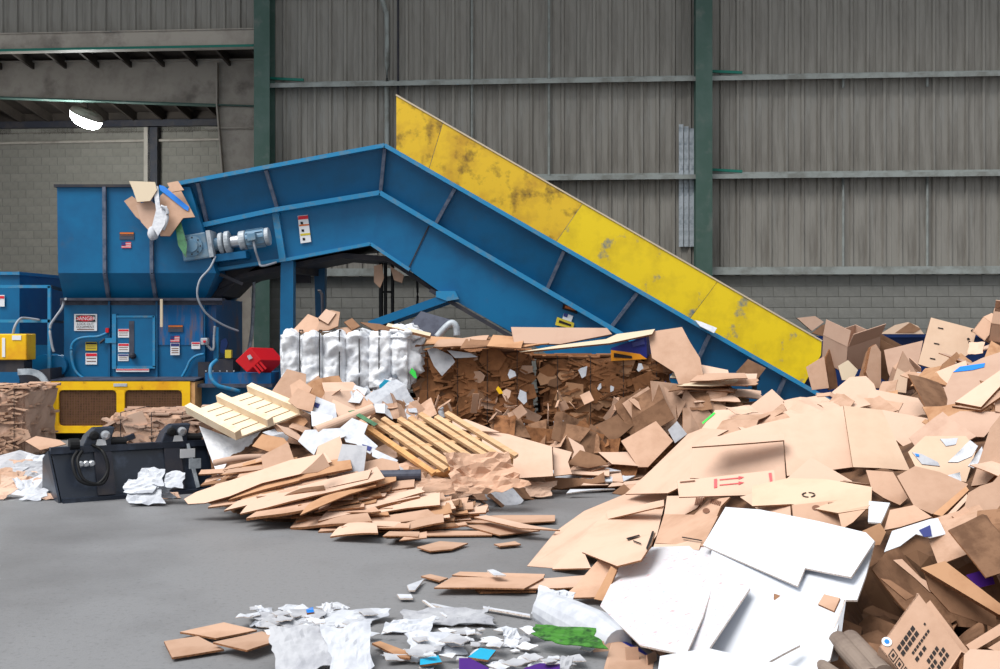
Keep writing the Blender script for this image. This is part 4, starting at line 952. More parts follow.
# ================================================================== BALES
def lumpy_box(c, s, n, amp, sc, seed, straps=0, sag=0.0):
    nx, ny, nzv = n; V = {}; L = []; F = []
    def vid(i, j, k):
        key = (i, j, k)
        if key not in V:
            x, y, z = (i/nx-.5)*s[0], (j/ny-.5)*s[1], (k/nzv)*s[2]
            p = V3((x, y, z)); q = V3((x/(s[0]/2), y/(s[1]/2), (z - s[2]/2)/(s[2]/2)))
            # round the corners a little
            r = .10*min(s)
            for ax, ay in ((0, 1), (0, 2), (1, 2)):
                if abs(q[ax]) > .93 and abs(q[ay]) > .93:
                    for a_ in (ax, ay): p[a_] -= math.copysign(r*.35, q[a_])
            dirv = V3([math.copysign(1, q[a_]) if abs(q[a_]) > .99 else 0 for a_ in range(3)])
            h = nz(p, sc, seed)*amp + nz(p, sc*2.7, seed+3)*amp*.5
            if straps:
                h += sag*(abs(math.sin(math.pi*(x/s[0]+.5)*(straps+1)))**.5 - .75)
            p = p + dirv*h
            V[key] = len(L); L.append(V3(c) + p)
        return V[key]
    for j in range(ny):
        for i in range(nx):
            F.append((vid(i, j, 0), vid(i, j+1, 0), vid(i+1, j+1, 0), vid(i+1, j, 0))); F.append((vid(i, j, nzv), vid(i+1, j, nzv), vid(i+1, j+1, nzv), vid(i, j+1, nzv)))
    for k in range(nzv):
        for i in range(nx):
            F.append((vid(i, 0, k), vid(i+1, 0, k), vid(i+1, 0, k+1), vid(i, 0, k+1))); F.append((vid(i, ny, k), vid(i, ny, k+1), vid(i+1, ny, k+1), vid(i+1, ny, k)))
        for j in range(ny):
            F.append((vid(0, j, k), vid(0, j, k+1), vid(0, j+1, k+1), vid(0, j+1, k))); F.append((vid(nx, j, k), vid(nx, j+1, k), vid(nx, j+1, k+1), vid(nx, j, k+1)))
    return L, F
def scrap_poly(rs, r):
    n = rs.choice((4, 4, 5, 5, 6)); a0 = rs.uniform(0, 6.28); asp = rs.uniform(.45, 1)
    return [(math.cos(a0+2*math.pi*k/n)*r*rs.uniform(.7, 1.15), math.sin(a0+2*math.pi*k/n)*r*asp*rs.uniform(.7, 1.15)) for k in range(n)]
def bale(label, px0, px1, pyt, d, dep, h, mats, seed, group, nscrap=60, wires=4, z0=None, rotz=0):
    a, b = P(px0, pyt, d), P(px1, pyt, d)
    zt = a.z; z0 = zt - h if z0 is None else z0
    s = (b.x - a.x, dep, zt - z0); c = V3(((a.x+b.x)/2, d + dep/2, z0)); rs = random.Random(seed)
    t = thing('cardboard_bale', c, label, 'bale', group, rotz=rotz)
    mk('body', lumpy_box((0, 0, 0), s, (30, 12, 16), .045, 5, seed), mats[0], t, local=True, origin=(0, 0, 0))
    # larger pressed flaps, each a part; folded layers between them joined
    small = []
    def put(u, v, r, tilt, lift):
        R_ = Matrix.Rotation(rs.uniform(-.5, .5)*tilt, 3, 'X') @ Matrix.Rotation(rs.uniform(-.5, .5)*tilt, 3, 'Z')
        return prism([V3((u, -dep/2 - lift, v)) + R_ @ V3((x, 0, y)) for x, y in scrap_poly(rs, r)], R_ @ V3((0, .012, 0)))
    for k in range(nscrap):
        g = put(rs.uniform(-.47, .47)*s[0], rs.uniform(.06, .95)*s[2], rs.uniform(.07, .20), .3, rs.uniform(.015, .05))
        mk('pressed_flap', g, rs.choice(mats), t, local=True)
    for k in range(110):
        R_ = Matrix.Rotation(rs.uniform(-.35, .35), 3, 'Z') @ Matrix.Rotation(rs.uniform(-.5, .5), 3, 'Y')
        L_, H_ = rs.uniform(.05, .2), rs.uniform(.008, .03)
        small.append(box((rs.uniform(-.48, .48)*s[0], -dep/2-.01, rs.uniform(.02, .98)*s[2]), (L_, .09, H_), R_))
        if k % 3 == 0: small.append(box((rs.uniform(-.48, .48)*s[0], rs.uniform(-.45, .45)*dep, s[2]), (L_*1.5, L_, .02), Matrix.Rotation(rs.uniform(-.3, .3), 3, 'X')))
        if k % 3 == 1: small.append(box((rs.choice((-.5, .5))*s[0], rs.uniform(-.45, .45)*dep, rs.uniform(.02, .98)*s[2]), (.08, L_, H_)))
    mk('pressed_layers', join(*small), mats[1], t, local=True, origin=(0, 0, 0), kind='stuff')
    for k in range(wires):
        u = (-.5 + (k+.5)/wires)*s[0]
        pts = [V3((u, -dep/2-.055, .0)), V3((u, -dep/2-.055, s[2]+.02)), V3((u, dep/2+.03, s[2]+.02)), V3((u, dep/2+.03, 0))]
        mk('tie_wire', join(*[tube([pts[i], pts[i+1]], .004, 5) for i in range(3)]), 'wire', t, local=True)
    return t
KB = ['baleB', 'baleB', 'kraftD', 'baleB', 'kraftM']
DBa = 12.75
gB = 'brown cardboard bales stacked before the conveyor'
bale('brown pressed cardboard bale right of the white plastic bale', 413, 532, 352, DBa, 1.15, .86, KB, 11, gB, 46)
bale('darker brown pressed bale furthest right in the row', 541, 672, 358, DBa, 1.15, .80, ['baleB', 'baleB', 'kraftO', 'kraftD', 'baleB'], 12, gB, 46)
bale('bottom bale under the white plastic bale', 296, 420, 399, DBa-.05, 1.2, .8, KB, 13, gB, 30, z0=0)
bale('bottom bale under the brown bale in the middle', 420, 545, 432, DBa, 1.15, .5, KB, 14, gB, 30, z0=0)
bale('bottom bale at the right end of the row', 550, 690, 428, DBa+.1, 1.15, .5, KB, 15, gB, 30, z0=0)
bale('small pinkish bale at the left frame edge before the tie track', -40, 27, 388, 14.6, 1.0, .9, ['kraftP', 'kraftM', 'kraftM'], 16, 'loose bales on the left', 20, 3, z0=.0)
bale('ragged bale behind the black loader bucket', 107, 199, 414, 12.2, .9, .7, ['kraftM', 'kraftP', 'kraftM', 'kraftL'], 17, 'loose bales on the left', 24, 3, z0=0)

# white plastic film bale with straps
a, b = P(276, 333, 12.6), P(414, 333, 12.6)
s = (b.x-a.x, 1.15, a.z - P(0, 392, 12.6).z); c = V3(((a.x+b.x)/2, 12.6+.575, a.z - s[2]))
pb = thing('plastic_film_bale', c, 'white plastic film bale tied with dark straps on top of the row', 'bale')
g = lumpy_box((0, 0, 0), s, (90, 26, 40), .05, 4.5, 31, 5, .075)
o = mk('body', g, 'balefilm', pb, local=True, origin=(0, 0, 0), smooth=True)
for v in o.data.vertices:
    f = mnoise.turbulence(v.co*7, 4, False)*.035
    if v.co.y < 0: v.co.y -= f
    v.co.z += f*.8
for k in range(1, 6):
    u = (-.5 + k/6)*s[0]*.86 - .06
    mk('strap', join(bar((u, -s[1]/2-.012, -.02), (u, -s[1]/2-.012, s[2]+.03), .011, .012, (0, 1, 0)), bar((u, -s[1]/2, s[2]+.03), (u, s[1]/2, s[2]+.03), .018, .014)), 'wire', pb, local=True)
def blob(name, label, c, r, m, amp=.3, seed=1, cat='bag', parent=None, group=None, n=20):
    V, F = [], []
    for j in range(n+1):
        for i in range(2*n):
            th_, ph = math.pi*j/n, math.pi*i/n
            q = V3((math.sin(th_)*math.cos(ph), math.sin(th_)*math.sin(ph), math.cos(th_)))
            f = 1 + amp*mnoise.turbulence(q*1.7 + V3((seed, 0, 0)), 4, False) - amp*.5 + amp*.5*abs(nz(q, 4, seed))
            V.append(V3(c) + V3((q.x*r[0], q.y*r[1], q.z*r[2]))*f)
    for j in range(n):
        for i in range(2*n): F.append((j*2*n+i, j*2*n+(i+1) % (2*n), (j+1)*2*n+(i+1) % (2*n), (j+1)*2*n+i))
    return mk(name, (V, F), m, parent, smooth=True, label=label, cat=cat, group=group)
blob('loose_film', None, V3((s[0]*.40, -.45, s[2]*.55)), (.26, .16, .34), 'balefilm', .5, 4, None, pb)
blob('loose_film', None, V3((s[0]*.44, -.40, s[2]*.98)), (.22, .25, .12), 'balefilm', .5, 8, None, pb)
blob('loose_film', None, V3((s[0]*.30, -.55, s[2]*.08)), (.16, .10, .14), 'film', .5, 9, None, pb)
for o in pb.children:
    if o.name.startswith('loose_film'): o.location += V3((0, 0, 0)) + WORLD[pb.name]
mk('blue_film', blob.__wrapped__ if False else prism([V3((s[0]*.26+x, -.66, y)) for x, y in ((0, .0), (.13, -.02), (.14, .12), (.05, .14), (-.01, .08))], (0, .02, 0)), 'cyan', pb, local=True)

# ---- flat sheets and crumpled board lying on the bales
ZT = (0, -.25, .97)
on = lambda lab, poly, m, d, n=(-.05, -.3, .95), **k: card(lab, poly, m, d=d, n=n, D=DMt, block=False, **k)
on('long grey-brown sheet lying across the bales under the conveyor', [(511, 327), (607, 328), (612, 334), (560, 344), (514, 343)], 'kraftP', 12.7, n=(0, -.75, .65), th=.02)
on('thin pale sheet jutting over the dark right bale', [(519, 352), (560, 345), (606, 339), (617, 334), (655, 329), (652, 334), (610, 343)], 'foam', 12.6, n=(0, -.5, .85), th=.02)
on('big creased pale sheet draped over the right end of the bales', [(648, 332), (682, 327), (690, 342), (700, 358), (705, 385), (680, 388), (674, 372), (652, 358)], 'kraftM', 12.55, n=(-.2, -.85, .5), th=.015)
on('pale panel at the right of the draped sheet', [(697, 364), (728, 370), (730, 379), (700, 385)], 'kraftL', 12.5, n=(-.1, -.7, .7))
bx = thing('printed_carton', P(630, 350, 12.7), 'orange and dark blue printed carton under the pale sheet', 'box')
mk('body', prism([P(x, y, 12.66) for x, y in ((611, 348), (646, 336), (647, 358), (611, 360))], (.1, .3, 0)), 'blueprint', bx)
mk('orange_panel', prism([P(x, y, 12.65) for x, y in ((611, 350), (627, 352), (640, 354), (647, 359), (611, 361))], (0, .01, 0)), 'orangeprint', bx)
mk('print_or_slot_mark', prism([P(x, y, 12.64) for x, y in ((614, 353), (632, 356), (632, 358.5), (614, 357.5))], (0, .008, 0)), 'ink', bx)
mk('print_or_slot_mark', prism([P(x, y, 12.64) for x, y in ((632, 343), (644, 339), (645, 344), (633, 347))], (0, .008, 0)), 'flagB', bx)
# stack of flattened boards right of the bales
rk = random.Random(21)
for k in range(20):
    x0 = rk.uniform(664, 700); y = 414 - k*1.9; L_ = rk.uniform(40, 78); t_ = rk.uniform(-.09, .06)
    on('thin flattened board in the stack beside the conveyor skirt', [(x0, y), (x0+L_, y+L_*t_), (x0+L_+rk.uniform(-8, 6), y+L_*t_-rk.uniform(4, 9)), (x0+rk.uniform(2, 14), y-rk.uniform(4, 9))], rk.choice(('kraftM', 'kraftL', 'kraftD', 'kraftD', 'foam')), 12.5+rk.uniform(-.15, .2), n=(rk.uniform(-.12, .12), -.3+rk.uniform(-.15, .15), .95), th=.01, wav=.06, bend=rk.uniform(-.04, .05), ragged=rk.choice((0, .1)), name='thin_board', group='flattened boards beside the conveyor skirt')
for k, (q, m) in enumerate([([(292, 331), (308, 314), (318, 318), (322, 331), (305, 333)], 'kraftM'), ([(316, 331), (322, 314), (331, 310), (340, 312), (338, 326), (328, 330)], 'kraftM'), ([(318, 318), (326, 309), (336, 313), (328, 324)], 'kraftL'), ([(336, 328), (352, 327), (356, 333), (340, 334)], 'kraftM'), ([(298, 333), (345, 331), (350, 335), (300, 336)], 'foam'), ([(344, 322), (352, 318), (360, 326), (352, 330)], 'kraftD'), ([(360, 322), (380, 324), (398, 330), (378, 332)], 'kraftD')]):
    on(('leftmost brown wad of crumpled board on the plastic bale', 'tallest wad of crumpled board on the plastic bale', 'lit top fold of the wad on the plastic bale', 'small kraft fold on the front of plastic bale top', 'flat pale strip beneath the wads on the plastic bale', 'dark scrap behind the wads on the plastic bale', 'long dark scrap under the blue brace')[k], q, m, 12.8, n=(.1*(k % 3 - 1), -.8, .5), th=.02, name='crumpled_board')  # the wad's top fold takes a lighter kraft as painted light
on('pale plank of foam board jutting from under the brace', [(388, 323), (431, 333), (430, 336), (386, 326)], 'foam', 12.7, th=.03)
on('grey plastic sheet leaning under the conveyor', [(405, 330), (421, 311), (452, 320), (436, 337)], 'grease', 13.6, n=(.1, -.8, .5), name='grey_sheet', cat='sheet')
mk('bent_pipe', tube(curve([P(437, 337, 13.4), P(446, 327, 13.4), P(452, 323, 13.4), P(456, 327, 13.4), P(457, 336, 13.4)], 5), .04, 8), 'ring', None, smooth=True, label='pale bent pipe behind the bales under the conveyor', cat='pipe')
mk('metal_rod', tube(curve([P(318, 266+25, 15), P(319, 291, 15), P(321, 293, 15), P(322.5, 312, 15), P(322.5, 454, 15)], 4), .02, 6), 'dark', None, label='thin bent rod standing behind the plastic bale', cat='rod')
for k in range(12):
    x = 415 + k*9
    rs = random.Random(k+90)
    on('ragged brown board lying flat on the middle bale', [(x, 347+rs.uniform(-3, 4)), (x+34, 345+rs.uniform(-3, 4)), (x+38, 338+rs.uniform(-4, 3)), (x+6, 339+rs.uniform(-4, 3))], rs.choice(('kraftM', 'kraftD', 'kraftD', 'kraftO')), 12.9 - (k % 3)*.1, n=(rs.uniform(-.1, .1), -.3, .9), th=.015, wav=.05, group='ragged boards on the middle bale', name='flat_board')
for q, m, l, nm in (([(427, 350), (434, 347), (452, 356), (455, 362), (442, 376), (434, 366)], 'paperG', 'black and white speckled sheet hanging on the middle bale', 'patterned_sheet'), ([(447, 350), (470, 353), (478, 357), (455, 358)], 'paper', 'white sheet end on top of the middle bale', 'paper_scrap')):
    on(l, q, m, 12.62, n=(0, -.95, .3), name=nm, cat='paper')
for x, y, r, m in ((414, 374, 4, 'green'), (499, 391, 4, 'yellow'), (506, 394, 6, 'kraftL'), (583, 372, 5, 'paper'), (600, 386, 3, 'paper'), (668, 389, 6, 'flagB'), (512, 374, 5, 'paper'), (522, 396, 6, 'paper'), (612, 388, 3, 'paper'), (640, 368, 4, 'paper')):
    rs = random.Random(x)
    o_ = [(x+math.cos(k*1.26+rs.random())*r*rs.uniform(.6, 1.2), y+math.sin(k*1.26+rs.random())*r*1.3*rs.uniform(.6, 1.2)) for k in range(5)]
    nm = {'green': 'bright green scrap', 'yellow': 'small yellow scrap', 'kraftL': 'tan label scrap', 'flagB': 'blue plastic scrap', 'paper': 'small white scrap'}[m]
    card(nm + ' wedged in the face of the ' + ('plastic bale corner' if x < 420 else 'middle bale' if x < 535 else 'right bale'), o_, m, d=12.62, n=(0, -1, .1), D=DMt, block=False, name='bale_scrap', cat='scrap', th=.01, group='scraps wedged in the bales')
# clump of cardboard and wrap hanging over the hopper
hp = lambda lab, poly, m, d, n=(0, -.95, .25), **k: card(lab, poly, m, d=d, n=n, D=DMt, block=False, **k)
hp('kraft sheet with blue tape caught over the hopper', [(160, 196), (176, 181), (184, 196), (195, 217), (183, 218), (170, 236), (160, 236)], 'kraftM', 17.0, th=.02)
o = LASTC[0]
mark(o, [(159, 185), (164, 186), (189, 207), (188, 211), (184, 209), (160, 190)], 'tape', 'tape_strip', .02)
hp('pale crumpled board on top of the hopper clump', [(129, 181), (155, 182), (157, 190), (150, 201), (137, 202), (133, 190)], 'foam', 16.9, th=.02)
hp('brown flap at the left of the hopper clump', [(124, 201), (132, 196), (148, 208), (143, 222), (136, 217)], 'kraftM', 16.95, th=.02)
hp('folded brown panel in the middle of the hopper clump', [(136, 205), (150, 200), (160, 208), (160, 226), (150, 232), (141, 222)], 'kraftP', 16.92, th=.02)
hp('short brown flap at the top right of the hopper clump', [(167, 183), (178, 181), (184, 190), (172, 192)], 'kraftM', 16.93, th=.02)
hp('green strip of film hanging beside the gearbox', [(175, 224), (181, 222), (187, 244), (186, 258), (178, 245)], 'leafy', 16.95, name='green_film', cat='film')
hp('twisted grey film hanging from the hopper clump', [(153, 186), (158, 186), (160, 206), (167, 206), (165, 224), (158, 236), (152, 226), (156, 210)], 'film', 16.85, name='film_twist', cat='film')
blob('white_cup', 'white foam cup hanging under the hopper clump', P(153, 233, 16.85), (.085, .08, .11), 'paper', .1, 3, 'cup')
mk('film_strand', tube(curve([P(161, 206, 16.8), P(167, 210, 16.8), P(167, 220, 16.8), P(163, 230, 16.8)], 5), .025, 6), 'film', None, label='looped grey strand of film on the hopper clump', cat='film', smooth=True)
hp('torn brown paper caught under the conveyor bend', [(374, 266), (382, 264), (384, 278), (380, 288), (374, 282)], 'kraftM', 17.9, name='paper_scrap', cat='paper')
hp('second torn brown paper under the conveyor bend', [(390, 266), (404, 275), (402, 283), (394, 280)], 'kraftM', 17.9, name='paper_scrap', cat='paper')
card('white rag lying on the rim of the conveyor', [(695, 320), (702, 322), (717, 328), (714, 333), (700, 326)], 'paper', d=17.1, n=(0, -.7, .7), D=DMt, block=False, name='rag', cat='rag')
card('brown square of board stuck in the conveyor skirt', [(736, 372), (748, 359), (766, 368), (752, 386)], 'kraftD', d=16.9, n=(0, -.95, .3), D=DMt, block=False)
mk('sensor_bracket', join(rect(749, 376, 760, 380, 16.85, .1), rect(753, 380, 757, 392, 16.85, .08)), 'rubber', None, label='black sensor bracket on the lower conveyor skirt', cat='bracket')
# ================================================================== LOADER BUCKET
def G3(px, py, d, z=None):
    p = P(px, py, d)
    if z is not None: p.z = z
    return p
bk = thing('loader_bucket', Gr(135, 500), 'black steel loader bucket attachment standing face down on the floor', 'bucket')
A0, A1 = Gr(62, 503), Gr(217, 491)                       # foot of the plate
UX = (A1 - A0); Lb = UX.length; UX.normalize(); UY = V3((-UX.y, UX.x, 0))   # into the scene
def bp(u, v, z): return A0 + UX*(u*Lb) + UY*v + V3((0, 0, z))
HB = .49
mk('back_plate', loft([[bp(0, 0, 0), bp(1, 0, 0), bp(1, .03, 0), bp(0, .03, 0)], [bp(-.05, .14, HB), bp(.95, .14, HB), bp(.95, .17, HB), bp(-.05, .17, HB)]]), 'black', bk)
mk('top_rail', bar(bp(-.055, .14, HB), bp(.955, .14, HB), .09, .06), 'black', bk)
mk('mid_ledge', bar(bp(.0, .085, HB*.36), bp(.97, .085, HB*.36), .05, .02), 'black', bk)
mk('foot_edge', bar(bp(0, -.02, .02), bp(1, -.02, .02), .06, .04), 'black', bk)
for u in (-.02, .98):
    mk('side_plate', prism([bp(u, 0, 0), bp(u-.05, .14, HB), bp(u-.05, .40, HB*.8), bp(u-.01, .75, 0)], UX*.02), 'black', bk)
mk('bucket_floor', prism([bp(0, .03, 0), bp(1, .03, 0), bp(1, .75, 0), bp(0, .75, 0)], (0, 0, .02)), 'black', bk)
mk('bucket_shell', loft([[bp(-.05, .17, HB), bp(.95, .17, HB), bp(.95, .2, HB), bp(-.05, .2, HB)], [bp(-.03, .42, HB*.75), bp(.97, .42, HB*.75), bp(.97, .45, HB*.75), bp(-.03, .45, HB*.75)], [bp(0, .75, 0), bp(1, .75, 0), bp(1, .78, 0), bp(0, .78, 0)]]), 'black', bk)
for u in (.28, .73): mk('mount_plate', loft([[bp(u-.06, -.02, .05), bp(u+.05, -.02, .05), bp(u+.05, .01, .05), bp(u-.06, .01, .05)], [bp(u-.07, .10, HB*.95), bp(u+.04, .10, HB*.95), bp(u+.04, .13, HB*.95), bp(u-.07, .13, HB*.95)]]), 'dark', bk)
for u in (.87, ): mk('vertical_rib', bar(bp(u, -.0, .05), bp(u-.05, .12, HB), .03, .05, UY), 'ring', bk)
mk('paper_label', prism([bp(.78+x, .12-(HB*.7+z)*.05-.05, HB*.72+z) for x, z in ((-.02, 0), (.08, 0), (.08, .09), (-.02, .09))], UY*.01), 'signW', bk)
mk('paper_label', prism([bp(.84+x, .05-.05, HB*.5+z) for x, z in ((-.03, 0), (.05, 0), (.05, .1), (-.03, .1))], UY*.01), 'ring', bk)
for cu in (.20, .70):                                     # clamp heads on top of the rail
    k = mk('clamp_head', loft([[bp(cu-.06, .12, HB), bp(cu+.12, .12, HB), bp(cu+.12, .35, HB), bp(cu-.06, .35, HB)], [bp(cu-.03, .12, HB+.12), bp(cu+.13, .12, HB+.12), bp(cu+.13, .32, HB+.12), bp(cu-.03, .32, HB+.12)], [bp(cu+.02, .14, HB+.20), bp(cu+.15, .14, HB+.20), bp(cu+.15, .28, HB+.20), bp(cu+.02, .28, HB+.20)]]), 'black', bk, bevel=.01)
    for q in (.01, .08): mk('pivot_pin', lathe(bp(cu+q, .11, HB+.13), -UY, [(0, .045), (.03, .045), (.04, .025)], 16), 'chrome' if q > .05 else 'rubber', bk)
    mk('white_plate', prism([bp(cu+.02, .10, HB+.02), bp(cu+.09, .10, HB+.02), bp(cu+.08, .10, HB+.09), bp(cu+.03, .10, HB+.09)], UY*.01), 'signW', bk)
    mk('cylinder', tube([bp(cu+.12, .16, HB+.06), bp(cu+.22, .16, HB+.05)], .045, 14), 'rubber', bk)
    mk('link', bar(bp(cu+.15, .18, HB+.04), bp(cu+.28, .18, HB+.10), .05, .05), 'black', bk)
mk('cylinder', tube([bp(.06, .13, HB+.05), bp(.12, .13, HB+.05)], .06, 14), 'rubber', bk)
for off in (0, .03):
    mk('hydraulic_hose', tube(curve([bp(.10+off, .05, HB*.98), bp(.06+off, -.03, HB*.80), bp(.09+off, -.10, HB*.45), bp(.20+off, -.10, HB*.35), bp(.27, -.08, HB*.6), bp(.25, -.02, HB*.95), bp(.20, .10, HB+.04)], 6), .016, 8), 'rubber', bk, smooth=True)
for u in (.11, .145, .18): mk('hose_coupling', lathe(bp(u, .02, HB*.74), -UY, [(0, .03), (.05, .03), (.06, .02)], 12), 'chrome', bk)

# ================================================================== MIDDLE HEAP
Mi = lambda lab, poly, m, off=.05, n=None, **k: card(lab, poly, m, off=off, n=n, D=DMt, **k)
# two pallets
def on_plane(poly, d, n):
    pts, nn = plane_pts(poly, DMt, 0, n, d); return pts, nn
n1 = V3((-.06, -.50, .86)).normalized()
pp, n1 = on_plane([(188, 413), (252, 392), (304, 414), (238, 440)], 11.35, n1)
pal = thing('upturned_pallet', sum(pp, V3((0, 0, 0)))/4, 'bright new wooden pallet lying upside down on the heap', 'pallet')
a, b, c, d_ = pp
for k in range(6):
    t0 = k/6+.012; t1 = (k+1)/6-.012
    q0, q1, q2, q3 = a.lerp(d_, t0), b.lerp(c, t0), b.lerp(c, t1), a.lerp(d_, t1)
    mk('deck_board', prism([q0, q1, q2, q3], n1*.018), 'woodW', pal)
for t in (.02, .5, .98):
    q0, q1 = a.lerp(b, t) + n1*.055, d_.lerp(c, t) + n1*.055
    mk('stringer', bar(q0, q1, .07, .09, n1), 'woodW', pal)
HERO.append([(186, 405), (252, 386), (304, 412), (238, 440)])
n2 = V3((.05, -.55, .83)).normalized()
pq, n2 = on_plane([(362, 428), (448, 420), (516, 462), (434, 478)], 11.0, n2)
pal2 = thing('slatted_pallet', sum(pq, V3((0, 0, 0)))/4, 'tilted slatted wooden pallet with open gaps at the middle heap', 'pallet')
a, b, c, d_ = pq
for k in range(8):
    t = k/7.0
    q0, q1 = a.lerp(b, t) + n2*(.05 + .02*(k % 2)), d_.lerp(c, t) + n2*(.05 + .02*(k % 2))
    mk('slat', bar(q0 - (q1-q0)*.03*(k % 3), q1, .055, .035, n2), 'woodO' if k == 0 else 'wood', pal2)
for t in (.06, .5, .95):
    q0, q1 = a.lerp(d_, t), b.lerp(c, t)
    mk('stringer', bar(q0, q1, .045, .08, n2), 'woodO' if t > .9 else 'wood', pal2)
HERO.append([(362, 426), (448, 418), (516, 462), (434, 478)])
rs = random.Random(5)
# sheets told apart one by one
Mi('white film sheet drooping from under the bright pallet', [(199, 426), (237, 440), (270, 428), (266, 452), (255, 472), (220, 482), (208, 450)], 'film', d=11.35, n=(-.1, -.8, .55), name='film_sheet', cat='film')
mk('cardboard_tube', tube(curve([P(214, 463, 10.6), P(240, 458, 10.6), P(264, 457, 10.65)], 4), .03, 12), 'kraftP', None, label='thin pinkish cardboard tube across the white film', cat='tube', smooth=True)
Mi('white film sheet on the floor beside the bucket', [(214, 482), (225, 470), (262, 466), (266, 478), (230, 492)], 'film', d=11.1, n=(-.1, -.5, .85), name='film_sheet', cat='film')
Mi('small kraft panel leaning beside the white film', [(261, 456), (288, 442), (295, 462), (264, 473)], 'kraftM', d=10.5, n=(-.1, -.75, .6))
Mi('brown crumpled board under the bright pallet', [(252, 446), (262, 434), (284, 438), (290, 446), (270, 452)], 'kraftO', d=10.9, n=(.1, -.7, .7), name='crumpled_board')
Mi('long pale sheet folded to a peak in front of heap', [(184, 499), (196, 492), (240, 477), (290, 460), (325, 453), (332, 462), (310, 467), (300, 474), (262, 483), (230, 496), (205, 503), (188, 504)], 'kraftL', d=10.1, n=(-.1, -.62, .78), off=.0)
Mi('pale peaked flap beside the long sheet', [(300, 474), (312, 464), (323, 453), (330, 466), (318, 472)], 'kraftM', d=9.9, n=(.4, -.7, .5))
Mi('tall brown carton side behind the bright pallet', [(272, 391), (287, 369), (306, 374), (306, 398), (283, 404)], 'kraftM', d=11.6, n=(.1, -.9, .4))
Mi('brown flap curled beside the tall carton side', [(290, 385), (300, 379), (312, 388), (304, 403), (292, 398)], 'kraftM', d=11.4, n=(-.3, -.8, .4))
Mi('kraft box end right of the bright pallet', [(288, 401), (298, 388), (316, 396), (312, 412), (297, 408)], 'kraftM', d=11.3, n=(-.1, -.8, .5))
Mi('white printed sheet on top of the heap', [(302, 410), (308, 393), (335, 404), (337, 418), (322, 420)], 'paper', d=11.3, n=(-.1, -.6, .75), name='paper_sheet', cat='paper')
mark(LASTC[0], [(312, 401), (320, 404), (318, 408), (311, 405)], 'flagB')
Mi('white square box top among the heap', [(311, 411), (333, 416), (330, 430), (312, 426)], 'white', d=11.05, n=(-.05, -.7, .7))
Mi('tan sheet behind the rolled kraft tube', [(330, 398), (352, 408), (372, 414), (366, 424), (340, 420)], 'kraftL', d=11.5, n=(0, -.6, .8))
mk('cardboard_tube', tube([P(316, 431, 10.8), P(373, 409, 11.1)], .052, 16), 'kraftL', None, label='pale kraft tube lying across the top of the heap', cat='tube', smooth=False)
mk('cardboard_tube', tube([P(374, 476, 10.2), P(421, 475, 10.2)], .05, 16), 'grease', None, label='grey tube lying below the slatted pallet', cat='tube')
Mi('folded white paper draped mid heap', [(298, 441), (305, 430), (340, 428), (346, 436), (318, 446), (314, 455), (308, 450)], 'paper', d=10.75, n=(-.1, -.7, .7), name='paper_sheet', cat='paper')
Mi('crumpled white paper beside the slatted pallet', [(340, 428), (352, 418), (368, 424), (364, 434), (378, 446), (370, 454), (356, 444), (346, 442)], 'paper', d=10.8, n=(.1, -.7, .7), name='paper_sheet', cat='paper')
mark(LASTC[0], [(362, 444), (372, 447), (370, 451), (364, 449)], 'flagB')
Mi('bluish grey sheet standing in the heap', [(335, 470), (342, 444), (367, 446), (363, 478), (340, 478)], 'paperG', d=10.3, n=(-.1, -.85, .5), name='grey_sheet', cat='sheet')
Mi('kraft panel left of the bluish grey sheet', [(314, 462), (318, 446), (340, 436), (344, 450), (336, 468)], 'kraftL', d=10.5, n=(-.1, -.75, .6))
Mi('dark green strip near the rolled kraft tube', [(348, 411), (354, 410), (378, 424), (374, 426)], 'leafy', d=11.0, n=(0, -.7, .7), name='film_scrap', cat='film')
Mi('folded brown carton wedge below the slatted pallet', [(364, 462), (382, 458), (398, 462), (400, 469), (382, 474), (364, 472)], 'kraftM', d=10.4, n=(.1, -.6, .75))
Mi('white paper strip under the slatted pallet', [(372, 448), (398, 460), (394, 466), (372, 456)], 'paper', d=10.6, n=(0, -.6, .8), name='paper_sheet', cat='paper')
Mi('wide pale sheet lying right of the slatted pallet', [(464, 428), (508, 434), (552, 446.5), (553, 476), (520, 478), (500, 462)], 'kraftL', d=11.6, n=(0, -.55, .83))
Mi('pale sheet end beyond the wide one', [(553, 447), (572, 452), (568, 462), (572, 474), (554, 476)], 'kraftL', d=11.65, n=(.1, -.55, .83))
Mi('light strip along the back of the slatted pallet', [(420, 420), (466, 419), (500, 432), (466, 430)], 'kraftL', d=11.9, n=(0, -.6, .8))
